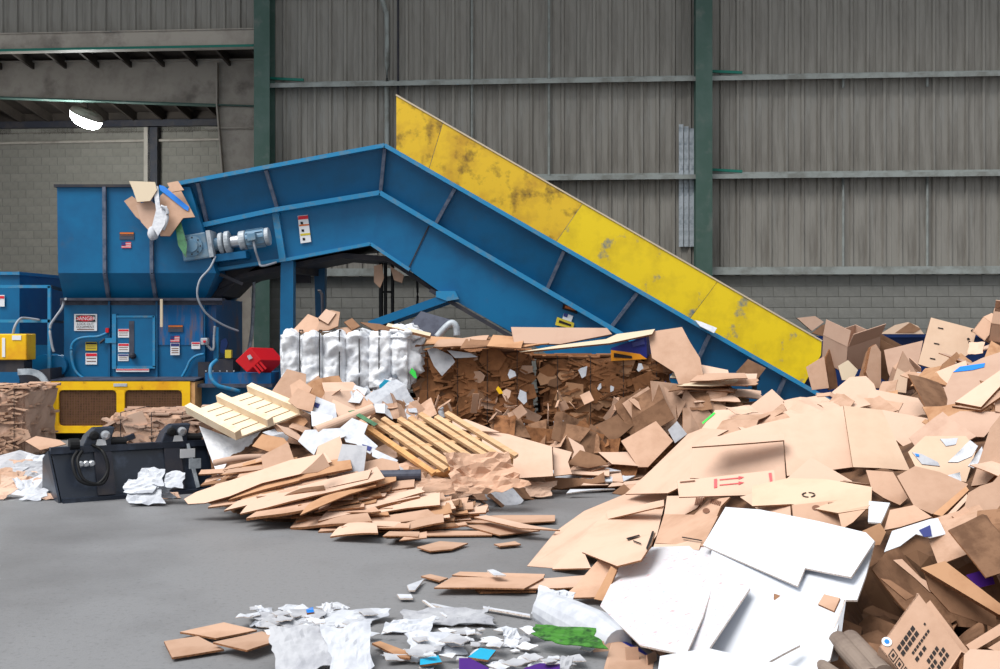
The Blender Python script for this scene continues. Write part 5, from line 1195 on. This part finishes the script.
# crumpled kraft paper cup
def crumple(label, px, py, D, w_, h_, m, seed, name='crumpled_paper', cat='paper', amp=.35, tilt=(-.2, -.6, .7), d=None, th=.004, cup=0.0, group=None, n=12):
    p = P(px, py, d or D(px, py)); nn = V3(tilt).normalized(); s_ = nn.cross(V3((0, 0, 1))).normalized(); u_ = s_.cross(nn)
    s_ = -s_ if s_.x < 0 else s_
    T = []; rs_ = random.Random(seed); ph_ = rs_.uniform(-.5, .5)
    for j in range(n+1):
        for i in range(n+1):
            x, y = i/n*2-1, j/n*2-1
            x2, y2 = x + ph_*y, y
            rg = 1 + .35*mnoise.noise(V3((math.atan2(y, x)*1.5, seed*3.1, 0)))
            h = amp*.55*(mnoise.cell(V3((x*1.7+seed+3*y, y*1.9-x, seed*.7))) - .5)*.35 + amp*.5*abs(mnoise.noise(V3((x*1.1+seed, y*1.1+x*.5, seed)))) + amp*.25*rs_.uniform(-.3, .3) + cup*(x2*x2+y2*y2)
            T.append(p + s_*(x2*rg*w_/2) + u_*(y2*rg*h_/2) + nn*(h*min(w_, h_)))
    W = n+1; K_ = len(T); V = T + [q - nn*th for q in T]; F = []
    for j in range(n):
        for i in range(n):
            q = (j*W+i, j*W+i+1, (j+1)*W+i+1, (j+1)*W+i); F.append(q); F.append(tuple(x+K_ for x in reversed(q)))
    for i in range(n):
        F.append((i+1, i, i+K_, i+1+K_)); F.append((n*W+i, n*W+i+1, n*W+i+1+K_, n*W+i+K_)); F.append((i*W, (i+1)*W, (i+1)*W+K_, i*W+K_)); F.append(((i+1)*W+n, i*W+n, i*W+n+K_, (i+1)*W+n+K_))
    if n <= 6:
        V = [v.copy() for v in V]
    zm = min(v.z for v in V)
    if zm < 0.003: V = [v + V3((0, 0, .003 - zm)) for v in V]
    return mk(name, (V, F), m, None, label=label, cat=cat, group=group)
crumple('brown kraft paper bag crumpled at the foot of slatted pallet', 482, 475, DMt, .68, .40, 'kraftM', 3, 'kraft_paper_bag', 'bag', .5, (.1, -.75, .6), d=10.5, cup=.12)
crumple('torn kraft sheet left of the crumpled bag', 436, 485, DMt, .62, .22, 'kraftM', 4, 'kraft_sheet', 'cardboard', .35, (0, -.5, .85), d=10.4)
crumple('curled kraft sheet right of the crumpled bag', 530, 488, DMt, .5, .22, 'kraftL', 6, 'kraft_sheet', 'cardboard', .3, (.1, -.5, .85), d=11.3)
# pieces between bales and right heap
Mi('grained brown board leaning in the gap before the right bale', [(621, 441), (656, 421), (673, 441), (648, 467), (638, 467)], 'kraftM', d=12.0, n=(-.1, -.8, .55), th=.02)
Mi('brown flap pointing up before the right bale', [(594, 426), (624, 411), (640, 420), (613, 443)], 'kraftD', d=12.35, n=(.1, -.8, .5))
Mi('blue grey card leaning at the heap edge', [(668, 430), (677, 421), (687, 434), (675, 443)], 'paperG', d=11.7, n=(-.1, -.8, .5))
Mi('brown carton flap with a pale torn face', [(568, 437), (583, 446), (590, 463), (570, 463), (574, 452)], 'kraftL', d=12.0, n=(-.3, -.8, .4))
Mi('open brown carton side in the gap', [(567, 464), (580, 450), (600, 456), (608, 464), (588, 468)], 'kraftD', d=11.9, n=(.1, -.75, .6))
Mi('pale scrap behind the open carton side', [(598, 452), (632, 452), (640, 466), (612, 464)], 'kraftL', d=12.0, n=(0, -.55, .8))
Mi('low brown carton strip lying on the floor in the gap', [(545, 477), (592, 479), (604, 472), (605, 482), (560, 489), (548, 486)], 'kraftD', d=11.7, n=(0, -.8, .6), th=.02)
Mi('white scrap strip on the floor in the gap', [(552, 470), (572, 471), (586, 476), (556, 479)], 'paper', d=12.0, n=(0, -.4, .9), name='paper_scrap', cat='paper')
Mi('small pointed brown carton at the toe of right heap', [(612, 493), (624, 484), (632, 491), (622, 495)], 'kraftD', d=11.0, n=(.1, -.8, .5))
for k in range(16):
    x = rs.uniform(555, 640); y = rs.uniform(466, 494)
    Mi('thin flat strip scattered between the middle heap and right heap', [(x, y), (x+rs.uniform(22, 50), y-rs.uniform(-3, 5)), (x+rs.uniform(24, 50), y-rs.uniform(4, 8)), (x+4, y-4)], rs.choice(('kraftL', 'paper', 'kraftM', 'kraftM')), n=(rs.uniform(-.1, .1), -.25, .95), off=rs.uniform(.01, .06), name='board_strip', group='strips between the heaps', block=False, th=.012)
# stack of flattened boards at the front of the middle heap
st = [((208, 508), (300, 493)), ((209, 503), (352, 468)), ((247, 494), (360, 466)), ((224, 511), (368, 479)), ((240, 514), (385, 479)), ((246, 518), (318, 507)), ((300, 515), (396, 480)), ((332, 500), (414, 486)),
      ((318, 521), (420, 497)), ((340, 521), (440, 505)), ((318, 531), (440, 517)), ((372, 531), (452, 512)), ((384, 537), (444, 522)), ((330, 536), (378, 533)), ((262, 507), (340, 486)), ((290, 527), (372, 521)),
      ((228, 499), (300, 480)), ((270, 500), (360, 482)), ((355, 512), (425, 492)), ((396, 520), (456, 508)), ((410, 508), (446, 500)), ((236, 506), (330, 488)), ((346, 507), (412, 494)), ((386, 527), (450, 517))]
for k, (pa, pb) in enumerate(st):
    h = rs.uniform(7, 12)
    if k in (1, 4, 9): h = 12
    q = [pa, pb, (pb[0]-rs.uniform(-4, 14), pb[1]-h), (pa[0]+rs.uniform(4, 22), pa[1]-h)]
    Mi('flattened carton board in the layered stack at the front of middle heap', q, ('kraftM', 'kraftO', 'kraftM', 'kraftL', 'kraftL')[k % 5], off=(.05 if pa[1] < 512 else .02) + .006*(k % 7), n=(-.14+rs.uniform(-.05, .05), (-.36+rs.uniform(-.12, .12))*(1 if pa[1] < 512 else .4), .92), th=rs.choice((.010, .014, .022)), bend=rs.uniform(-.01, .03), wav=.03, name='flattened_board', group='flattened boards stacked at the front', block=False)
for k in range(120):
    t = rs.random(); x = 205 + 215*t + rs.uniform(-10, 20); y = 497 + 36*t - rs.uniform(0, 28)*(1 - .4*t)
    L_ = rs.uniform(30, 80); sl_ = rs.uniform(-.26, -.06)
    q = [(x, y), (x+L_, y+L_*sl_), (x+L_-rs.uniform(-3, 6), y+L_*sl_-rs.uniform(3, 7)), (x+rs.uniform(2, 8), y-rs.uniform(3, 6))]
    Mi('flattened carton board in the layered stack at the front of middle heap', q, rs.choice(('kraftM', 'kraftO', 'kraftL', 'kraftD', 'kraftM')), off=rs.uniform(.0, .06)*(1 if y < 505 else .3), n=(-.12+rs.uniform(-.08, .08), (-.34+rs.uniform(-.15, .15))*(1 if y < 505 else .35), .93), th=rs.choice((.007, .010, .014)), wav=.05, bend=rs.uniform(-.02, .04), name='flattened_board', group='flattened boards stacked at the front', block=False)
HERO.append([(205, 508), (250, 480), (360, 462), (450, 500), (455, 520), (380, 540), (300, 530)])
for k in range(34):
    x = rs.uniform(214, 400); y = 505 + (x-214)*.15 + rs.uniform(-6, 8); L_ = rs.uniform(26, 60); sl_ = rs.uniform(-.10, .03)
    q = [(x, y), (x+L_, y+L_*sl_), (x+L_-rs.uniform(-3, 6), y+L_*sl_-rs.uniform(3, 7)), (x+rs.uniform(2, 8), y-rs.uniform(3, 6))]
    card('flattened carton board at the bottom of the front stack', q, rs.choice(('kraftM', 'kraftO', 'kraftL', 'kraftD')), off=rs.uniform(.012, .09), n=(rs.uniform(-.04, .04), rs.uniform(-.08, .02), 1), D=lambda px, py: gd(py)*.995, th=rs.choice((.008, .012)), wav=.03, bend=rs.uniform(-.01, .03), name='bottom_board', group='boards at the bottom of the front stack', block=False)
# flat pieces on the open floor
Fl = lambda lab, poly, m, z=.02, **k: card(lab, poly, m, off=z, n=k.pop('n', (0, 0, 1)), D=DGd, block=False, **k)
Fl('long folded strip of board on the floor before the gap', [(447, 517), (505, 515), (555, 515), (555, 521), (500, 524), (450, 521)], 'kraftM', .025, th=.01)
Fl('pale torn strip lying across the long folded strip', [(474, 517), (486, 515), (530, 525), (560, 530), (520, 528)], 'kraftL', .09)
Fl('thin long strip of board on the floor', [(384, 533.5), (440, 530.5), (495, 531), (492, 535), (386, 536)], 'kraftM', .015, th=.01)
Fl('brown strip beneath the pale torn strip', [(464, 525), (508, 524), (540, 530), (500, 535)], 'kraftM', .03)
Fl('small torn board scrap lying alone on the floor', [(417, 547), (440, 541), (468, 543), (452, 549), (430, 551)], 'kraftM', .02)
Fl('little board scrap near the right toe', [(494, 544), (515, 541), (521, 544), (500, 546)], 'kraftM', .02)
Fl('tapered board scrap left of the board pair', [(421, 576), (430, 574), (448, 578), (440, 581)], 'kraftM', .02)
Fl('front board of the pair lying flat on the floor', [(434, 587.5), (452, 577), (544, 577.5), (524, 588.5), (480, 587.5)], 'kraftM', .045, th=.01)
Fl('back board of the pair lying flat on the floor', [(452, 575), (460, 571.5), (545, 574), (543, 578.5), (500, 578)], 'kraftM', .025, th=.01)
Fl('low board under the flat pair', [(475, 589), (530, 588), (536, 591), (480, 592)], 'kraftO', .012, th=.01)
Fl('pale board right of the flat pair', [(524, 588.5), (543, 578.5), (600, 574), (592, 586), (560, 588)], 'kraftL', .03, th=.01)
Fl('kraft flap folded over at the heap toe', [(561, 598), (574, 587), (598, 560), (618, 568), (600, 597)], 'kraftM', .09, n=(-.1, -.3, .95), d=7.3)
Fl('kraft side piece next to the speckled board', [(594, 599), (611, 566), (617, 570), (604, 601)], 'kraftO', .1, n=(-.6, -.5, .6), d=7.1)
Fl('uppermost of three kraft sheets on the open floor', [(180, 632), (224, 622), (257, 630), (216, 638)], 'kraftM', .025)
Fl('leftmost of three kraft sheets on the open floor', [(164, 641), (198, 636), (224, 649), (172, 657)], 'kraftM', .02)
Fl('rightmost of three kraft sheets on the open floor', [(213, 642), (262, 631), (283, 638.5), (247, 650.5)], 'kraftM', .05)
Fl('brown board tip on the floor between the papers', [(372, 643), (380, 641), (412, 653), (410, 658), (400, 657)], 'kraftO', .03)
# left edge litter
Fl('white film sheet on the floor at the left edge', [(-10, 458), (20, 450), (43, 457), (42, 464), (10, 478), (-10, 474)], 'film', .08, name='film_sheet', cat='film', d=14.2, n=(0, -.5, .85))
Fl('brown crumpled board on the floor at left behind bucket', [(25, 441), (36, 436), (60, 440), (66, 444), (40, 450)], 'kraftM', .1, d=14.4, n=(0, -.6, .8), name='crumpled_board')
Fl('pinkish film sheet on the floor left of bucket', [(10, 494), (28, 480), (50, 470), (52, 488), (30, 497)], 'paper', .05, n=(0, -.4, .9), d=12.0, name='film_sheet', cat='film')
Fl('wad of brown board on the left white film', [(0, 470), (14, 463), (24, 467), (14, 473)], 'kraftO', .12, d=13.9, n=(0, -.6, .8), name='crumpled_board')
for k in range(26):
    x, y = rs.uniform(-5, 60), rs.uniform(462, 500)
    crumple('small pale scrap littering the floor left of the bucket', x, y, DGd, rs.uniform(.12, .35), rs.uniform(.1, .25), rs.choice(('paper', 'kraftP', 'kraftM', 'paperG', 'kraftL')), 200+k, 'floor_scrap', 'scrap', .3, (rs.uniform(-.2, .2), -.35, .9), group='scraps left of the bucket', n=6)
for k in range(9): crumple('white newspaper sheet heaped against the bucket', 156+rs.uniform(-16, 18), 488+rs.uniform(-12, 10), DGd, rs.uniform(.18, .34), rs.uniform(.14, .24), 'paper', 300+k, 'newspaper_sheet', 'paper', .3, (rs.uniform(-.3, .3), -.7, .6), d=11.0 - .02*k, group='newspapers against the bucket', n=6)
for k in range(7): crumple('pinkish scrap at the foot of the newspaper pile', 140+rs.uniform(-6, 40), 497+rs.uniform(-2, 6), DGd, rs.uniform(.12, .2), .1, 'kraftP', 320+k, 'floor_scrap', 'scrap', .3, (0, -.4, .9), group='scraps below the newspapers', n=6)
# papers in the foreground
crumple('large grey crumpled sheet on the foreground floor', 448, 621, DGd, .5, .24, 'paperG', 41, 'paper_sheet', 'paper', .22, (0, -.15, 1))
crumple('white crumpled paper left of the grey sheet', 410, 630, DGd, .26, .16, 'paper', 42, 'paper_sheet', 'paper', .3, (0, -.2, 1))
crumple('white plastic bag with faint print at the bottom frame edge', 300, 664, DGd, .28, .30, 'paperG', 43, 'plastic_bag', 'bag', .10, (0, -.5, .9))
crumple('plain white plastic bag at the bottom frame edge', 350, 664, DGd, .24, .32, 'paper', 44, 'plastic_bag', 'bag', .08, (.1, -.5, .9))
crumple('greyish twisted sheet at the left of the paper litter', 290, 623, DGd, .36, .2, 'paperG', 45, 'paper_sheet', 'paper', .2, (0, -.2, 1))
crumple('white torn sheet at the right of the dark gap in litter', 355, 622, DGd, .3, .22, 'paper', 46, 'paper_sheet', 'paper', .15, (0, -.2, 1))
crumple('white sheet with print in the middle of litter', 436, 648, DGd, .3, .24, 'paper', 47, 'paper_sheet', 'paper', .12, (0, -.2, 1))
Fl('cyan printed card in the foreground litter', [(468, 657), (480, 648), (496, 650), (488, 660)], 'cyan', .05, name='printed_card', cat='card')
Fl('second cyan printed card at the left of the litter', [(420, 659), (438, 655), (442, 662), (420, 665)], 'cyan', .03, name='printed_card', cat='card')
Fl('purple printed card at the bottom frame edge', [(459, 658), (470, 658), (489, 668), (489, 680), (459, 680)], 'purple', .06, name='printed_card', cat='card')
Fl('second purple printed card further right', [(524, 668), (540, 663), (560, 664), (560, 680), (526, 680)], 'purple', .05, name='printed_card', cat='card')
Fl('small blue printed card among the litter', [(306, 609), (313, 607), (314, 612), (307, 613)], 'tape', .05, name='printed_card', cat='card')
Fl('thin white stick on the floor near the roll', [(483, 606), (530, 614), (530, 616), (483, 608)], 'paper', .02, name='paper_stick', cat='stick')
Fl('left white stick crossing on the floor', [(422, 600), (425, 600), (448, 616), (446, 617)], 'paper', .03, name='paper_stick', cat='stick')
Fl('right white stick crossing on the floor', [(428, 604), (432, 603), (462, 609), (461, 611)], 'paper', .02, name='paper_stick', cat='stick')
Fl('small white torn triangle alone on the floor', [(407, 585), (424, 579), (415, 590), (409, 590)], 'paper', .02, name='paper_scrap', cat='paper')
Fl('small white folded scrap below the triangle', [(397, 594), (411, 594), (413, 598), (400, 598)], 'paper', .02, name='paper_scrap', cat='paper')
Fl('white paper corner beside the board pair', [(487, 570), (493, 569), (506, 575), (494, 575)], 'paper', .09, name='paper_scrap', cat='paper')
a = crumple('glossy green leaflet below the paper roll', 567, 652, DGd, .34, .15, 'greenD', 51, 'leaflet', 'paper', .1, (-.1, -.3, .9))
a.location.z += .06
mk('paper_roll', join(lathe(P(541, 606, 6.7), P(606, 640, 6.15) - P(541, 606, 6.7), [(0, .05), (.06, .10), (.3, .12), (.55, .13), (.75, .09)], 18)), 'paper', None, label='rolled bundle of white paper beside the speckled board', cat='paper roll')
for k in range(5): crumple('white paper sheet sticking out of the rolled bundle', 546+rs.uniform(-6, 12), 603+rs.uniform(-6, 10), DGd, rs.uniform(.12, .22), rs.uniform(.12, .2), 'paper', 60+k, 'roll_sheet', 'paper', .3, (-.3, -.6, .7), d=6.75, group='sheets at the end of the paper roll', n=6)
card('small kraft box flap before the speckled board', [(643, 642), (660, 623), (671, 641), (664, 657), (655, 652)], 'kraftM', d=6.1, n=(.2, -.75, .6), block=False)
card('kraft carton lying before the speckled board', [(604, 668), (612, 640), (622, 642), (654, 660), (652, 676), (606, 680)], 'kraftM', d=6.0, n=(-.1, -.6, .75), block=False)
card('printed label piece on the kraft carton', [(609, 668), (618, 655), (626, 660), (624, 674), (610, 674)], 'paper', d=5.93, n=(-.1, -.6, .75), block=False, name='paper_label', cat='label')
card('colourful printed strip above the kraft carton', [(600, 640), (618, 638), (640, 648), (650, 656), (640, 654)], 'blueprint', d=6.1, n=(-.1, -.6, .75), block=False, name='printed_card', cat='card')
for k in range(84):
    x = rs.gauss(310, 34) if k < 34 else rs.uniform(392, 600)
    y = rs.uniform(604, 636) if k < 34 else rs.uniform(628, 674)
    if k >= 34 and y < 645 and x > 500: x -= 60
    r = rs.uniform(5, 17); a0 = rs.uniform(0, 6)
    q = [(x + math.cos(a0+1.57*i_)*r*rs.uniform(.6, 1.3), y + math.sin(a0+1.57*i_)*r*.32*rs.uniform(.6, 1.3)) for i_ in range(4)]
    Fl('small torn white paper in the foreground litter', q, rs.choice(('paper', 'paper', 'paper', 'paperG', 'film', 'white', 'paperG')), rs.uniform(.01, .07), n=(rs.uniform(-.2, .2), rs.uniform(-.35, .05), 1), th=.004, wav=.12, name='paper_scrap', cat='paper', group='paper scraps in the foreground', ragged=.12)
for k in range(22):
    x = rs.gauss(310, 30) if k < 10 else rs.uniform(400, 590); y = rs.uniform(608, 632) if k < 10 else rs.uniform(636, 672)
    crumple('crumpled white paper ball in the foreground litter', x, y, DGd, rs.uniform(.06, .16), rs.uniform(.05, .12), rs.choice(('paper', 'paperG', 'film')), 400+k, 'paper_wad', 'paper', .5, (rs.uniform(-.3, .3), rs.uniform(-.5, .1), .9), group='paper wads in the foreground', n=5)
# ================================================================== LOOSE FILLING OF THE HEAPS
rs = random.Random(77)
lib = []
for k in range(22):
    a_ = rs.uniform(.5, 1.0); q = [V3((-.5, -.5*a_, 0)), V3((.5, -.5*a_, 0)), V3((.5, .5*a_, 0)), V3((-.5, .5*a_, 0))]
    q = [p + V3((rs.uniform(-.12, .12), rs.uniform(-.1, .1), rs.uniform(-.05, .05))) for p in q]
    g, E = grid_sheet(q, 4, 4, .03, rs.uniform(-.06, .10), .08, 1.5, k+500, rs.choice((0, 0, .15)), rs.choice((None, .5, .35)), rs.uniform(-.25, .3))
    lib.append((g, E))
libm = {}
def scrap(D, px, py, size, m, off, tilt, label, group, name, cat='cardboard'):
    k = rs.randrange(len(lib)); key = (k, m, name)
    if key not in libm: libm[key] = mesh_of(name, lib[k][0], [m, 'edgeW' if m in ('paper', 'white', 'film', 'paperG') else 'edge'], V3((0, 0, 0)), eidx=lib[k][1])
    o = bpy.data.objects.new(name, libm[key]); COL.objects.link(o)
    nn = nrm(D, px, py)
    nn = (nn + V3((rs.uniform(-tilt, tilt), rs.uniform(-tilt, tilt)*.8 - .25, rs.uniform(-tilt, tilt)*.4))).normalized()
    o.location = surf(D, px, py) + nn*off
    o.location.z = max(o.location.z, .03)
    o.rotation_mode = 'QUATERNION'
    o.rotation_quaternion = nn.to_track_quat('Z', 'Y') @ Euler((0, 0, rs.uniform(0, 6.28))).to_quaternion()
    o.scale = (size, size, size*.6)
    return tag(o, label, cat, group)
def free(x, y, mg=1): return not any(inpoly(x+a, y+b, p) for p in HERO for a, b in ((0, 0), (-8, 0), (8, 0), (0, -5), (0, 5))[:5 if mg else 1])
def fill(D, region, n, sizes, mats, off, tilt, label, group, name, ymin=None, keep=1.0, sp=0.0, cat='cardboard', mg=1):
    x0, x1 = min(p[0] for p in region), max(p[0] for p in region); y0, y1 = min(p[1] for p in region), max(p[1] for p in region)
    c = 0; tries = 0; got = []
    while c < n and tries < n*60:
        tries += 1
        x, y = rs.uniform(x0, x1), rs.uniform(y0, y1)
        if not inpoly(x, y, region) or not free(x, y, mg): continue
        if any((x-a)**2+(y-b)**2 < sp*sp for a, b in got): continue
        got.append((x, y)); scrap(D, x, y, rs.uniform(*sizes), rs.choice(mats), rs.uniform(*off), tilt, label, group, name, cat); c += 1
KM = ['kraftM', 'kraftM', 'kraftL', 'kraftD', 'kraftP', 'kraftO']
KDk = ['kraftD', 'kraftD', 'kraftM', 'kraftD']
fill(DRt, [(835, 400), (880, 380), (925, 360), (960, 345), (1010, 345), (1010, 420), (930, 440), (900, 420)], 22, (.2, .5), KM, (-.1, .03), .6, 'loose brown board among the upper right cartons', 'boards among the upper right cartons', 'loose_board', sp=7, mg=0)
fill(DRt, [(860, 440), (1010, 400), (1010, 535), (880, 535), (850, 500)], 26, (.2, .42), KM, (-.12, .0), .6, 'torn brown board on the right slope below the crest', 'boards on the right slope', 'torn_board', sp=8)
fill(DRt, [(850, 535), (1010, 528), (1010, 690), (815, 690)], 58, (.22, .5), ['kraftD'], (-1.0, -.4), .9, 'crushed dark board down in the lower right hollow', 'crushed boards in the hollow', 'crushed_board', sp=6)  # only dark boards down here: their colour deepens the hollow's shade
fill(DRt, [(600, 500), (660, 460), (720, 415), (840, 405), (830, 520), (640, 600)], 24, (.25, .5), ['kraftL', 'kraftM'], (-.06, .0), .25, 'pale board filling between the big front sheets', 'boards between the big sheets', 'pale_board', sp=8)
fill(DRt, [(700, 432), (740, 408), (830, 398), (870, 388), (890, 400), (840, 408), (760, 428)], 22, (.2, .4), ['kraftL', 'kraftL', 'kraftM'], (-.06, .02), .35, 'pale board scrap along the crest of the right heap', 'scraps along the crest', 'crest_scrap', sp=6, mg=0)
# middle heap
fill(DMt, [(268, 440), (306, 390), (370, 400), (460, 425), (440, 470), (330, 470), (270, 462)], 50, (.2, .5), ['kraftM', 'kraftL', 'kraftL', 'kraftM', 'kraftO', 'paper'], (-.08, .04), .7, 'tumbled board in the middle heap around the pallets', 'tumbled boards in the middle heap', 'tumbled_board', sp=7)
fill(DMt, [(410, 412), (540, 432), (690, 434), (680, 470), (560, 475), (560, 445), (470, 425)], 60, (.18, .42), ['kraftD', 'baleB', 'kraftD', 'kraftM', 'baleB'], (-.05, .06), .8, 'crushed brown board at the foot of the stacked bales', 'boards at the foot of the bales', 'fallen_board', sp=6)
fill(DMt, [(290, 395), (330, 400), (412, 412), (412, 425), (330, 410)], 20, (.15, .3), ['kraftD', 'kraftM', 'kraftM'], (.0, .05), .8, 'small brown board under the white plastic bale', 'boards under the plastic bale', 'small_board', sp=5)
fill(DMt, [(360, 470), (450, 465), (520, 490), (500, 500), (450, 506), (400, 485)], 26, (.15, .35), ['kraftM', 'kraftL', 'paper', 'kraftD'], (-.05, .03), .5, 'torn board below the slatted pallet', 'boards below the slatted pallet', 'low_board', sp=5)
fill(DMt, [(310, 395), (380, 400), (440, 420), (370, 460), (310, 440)], 18, (.1, .28), ['paper', 'white', 'paper', 'kraftP'], (.02, .09), .7, 'white torn paper tucked into the middle heap', 'white papers in the middle heap', 'torn_paper', sp=7, cat='paper')
fill(DMt, [(640, 405), (690, 405), (735, 400), (720, 415), (690, 432), (640, 440)], 34, (.2, .5), ['kraftD', 'kraftM', 'kraftD'], (-.1, .15), .7, 'brown board heaped below the thin board stack', 'boards below the thin board stack', 'heaped_board', sp=4)
# plastic bags in the gap
blob('cloudy_bag', 'cloudy clear bag at the foot of the middle bale', P(514, 432, 12.3), (.13, .1, .13), 'clearfilm', .5, 2)
blob('cloudy_bag', 'pale green bag in front of the right bale', P(560, 428, 12.3), (.09, .08, .12), 'clearfilm', .5, 6)
blob('black_bag', 'black bag at the foot of the bale behind slatted pallet', P(425, 416, 12.5), (.16, .1, .1), 'rubber', .4, 9)
mk('white_tube_scrap', tube(curve([P(443, 418, 12.4), P(441, 412, 12.4), P(441, 407, 12.4)], 4), .03, 8), 'paper', None, smooth=True, label='small curled white scrap beside the black bag', cat='scrap')
# finest debris
small = []
for k in range(1000):
    if k < 700:
        x, y = rs.uniform(600, 1015), rs.uniform(400, 690); D = DRt
        if not free(x, y) or y < 560 - (x-600)*.9 or (x > 850 and y > 535): continue
    else:
        x, y = rs.uniform(240, 680), rs.uniform(395, 500); D = DMt
        if not free(x, y) or (x < 460 and y > 490): continue
        if x > 520 and y > 480: continue
    n_ = nrm(D, x, y); R_ = Euler((rs.uniform(0, 6), rs.uniform(0, 6), rs.uniform(0, 6))).to_matrix()
    hol = 1.0 if D is DRt and x > 850 and y > 540 else 0
    small.append((box(surf(D, x, y) - n_*(hol + rs.uniform(.06, .2)), (rs.uniform(.08, .26), rs.uniform(.03, .12), .006), R_), D is DRt))
for k in range(520):
    x, y = rs.uniform(1030, 1240), rs.uniform(352, 700)
    if y > 430 and x < 1045 + (y-430)*.25: continue
    n_ = (nrm(DRt, min(x, 1070), y) + V3((rs.uniform(-.5, .5), rs.uniform(-.6, .2), 0))).normalized(); R_ = (n_.to_track_quat('Z', 'Y') @ Euler((0, 0, rs.uniform(0, 6))).to_quaternion()).to_matrix()
    small.append((box(surf(DRt, x, y) - n_*rs.uniform(.0, .12), (rs.uniform(.2, .6), rs.uniform(.15, .4), .008), R_), True))
mk('fine_board_scraps', join(*[g for g, r in small if r]), 'kraftM', None, label='finely torn board filling the gaps of the right heap', cat='scraps', kind='stuff')
mk('fine_board_scraps', join(*[g for g, r in small if not r]), 'kraftM', None, label='finely torn board filling the gaps of the middle heap', cat='scraps', kind='stuff')

# ================================================================== labels of alike pieces: look first, then the neighbour
TONE = {'pressed_brown_board': 'deep brown', 'kraft_light': 'pale', 'kraft_mid': 'tan', 'kraft_dark': 'dark brown', 'kraft_pinkish': 'pinkish', 'kraft_orange': 'orange brown', 'kraft_straw': 'straw', 'white_paper': 'white', 'grey_paper': 'grey', 'white_film': 'cloudy white', 'white_board': 'bright white', 'pale_foam': 'cream'}
bpy.context.view_layer.update()
def pix(o):
    p = o.matrix_world @ (sum((V3(c) for c in o.bound_box), V3((0, 0, 0)))/8) if o.type == 'MESH' else o.matrix_world.translation
    return 500 + p.x/p.y*FPX, HORY - (p.z - CAMH)/p.y*FPX
tops = [o for o in bpy.data.objects if o.parent is None and 'label' in o.keys() and 'kind' not in o.keys()]
cnt = {}
for o in tops: cnt[o['label']] = cnt.get(o['label'], 0) + 1
anch = [(pix(o), o['label']) for o in tops if cnt[o['label']] == 1]
def short(l):
    wd = l.split(); cut = ('with', 'at', 'on', 'in', 'under', 'beside', 'below', 'across', 'leaning', 'lying', 'from', 'over', 'behind', 'among', 'along', 'standing', 'of', 'caught', 'against', 'before', 'between', 'beneath', 'left', 'right', 'next', 'running', 'showing', 'sticking', 'sliding', 'crossing', 'pointing', 'draped', 'hanging', 'dipping', 'tipped', 'near')
    if len(wd) <= 8: return l
    for k in range(8, 2, -1):
        if wd[k] in cut and wd[k-1] not in cut: return ' '.join(wd[:k])
    return ' '.join(wd[:8])
smeds = {}
for o in tops:
    if cnt[o['label']] > 1: smeds.setdefault(o['label'], []).append(max(o.dimensions))
for o in tops:
    l = o['label']
    if cnt[l] < 2 or o.type != 'MESH': continue
    x, y = pix(o); v = sorted(smeds[l]); s_ = max(o.dimensions)
    sz = 'small' if s_ < v[len(v)//3] else 'large' if s_ > v[2*len(v)//3] else 'medium'
    (ax_, ay_), al = min(anch, key=lambda q: (q[0][0]-x)**2 + (1.6*(q[0][1]-y))**2)
    dx, dy = x-ax_, y-ay_
    rel = ('right of' if dx > 0 else 'left of') if abs(dx) > 1.6*abs(dy) else ('below' if dy > 0 else 'above')
    tn = TONE.get(o.data.materials[0].name, '')
    o['label'] = ' '.join((sz + ' ' + tn + ' ' + o.name.split('.')[0].replace('_', ' ') + ' ' + rel + ' the ' + short(al)).split()[:16])
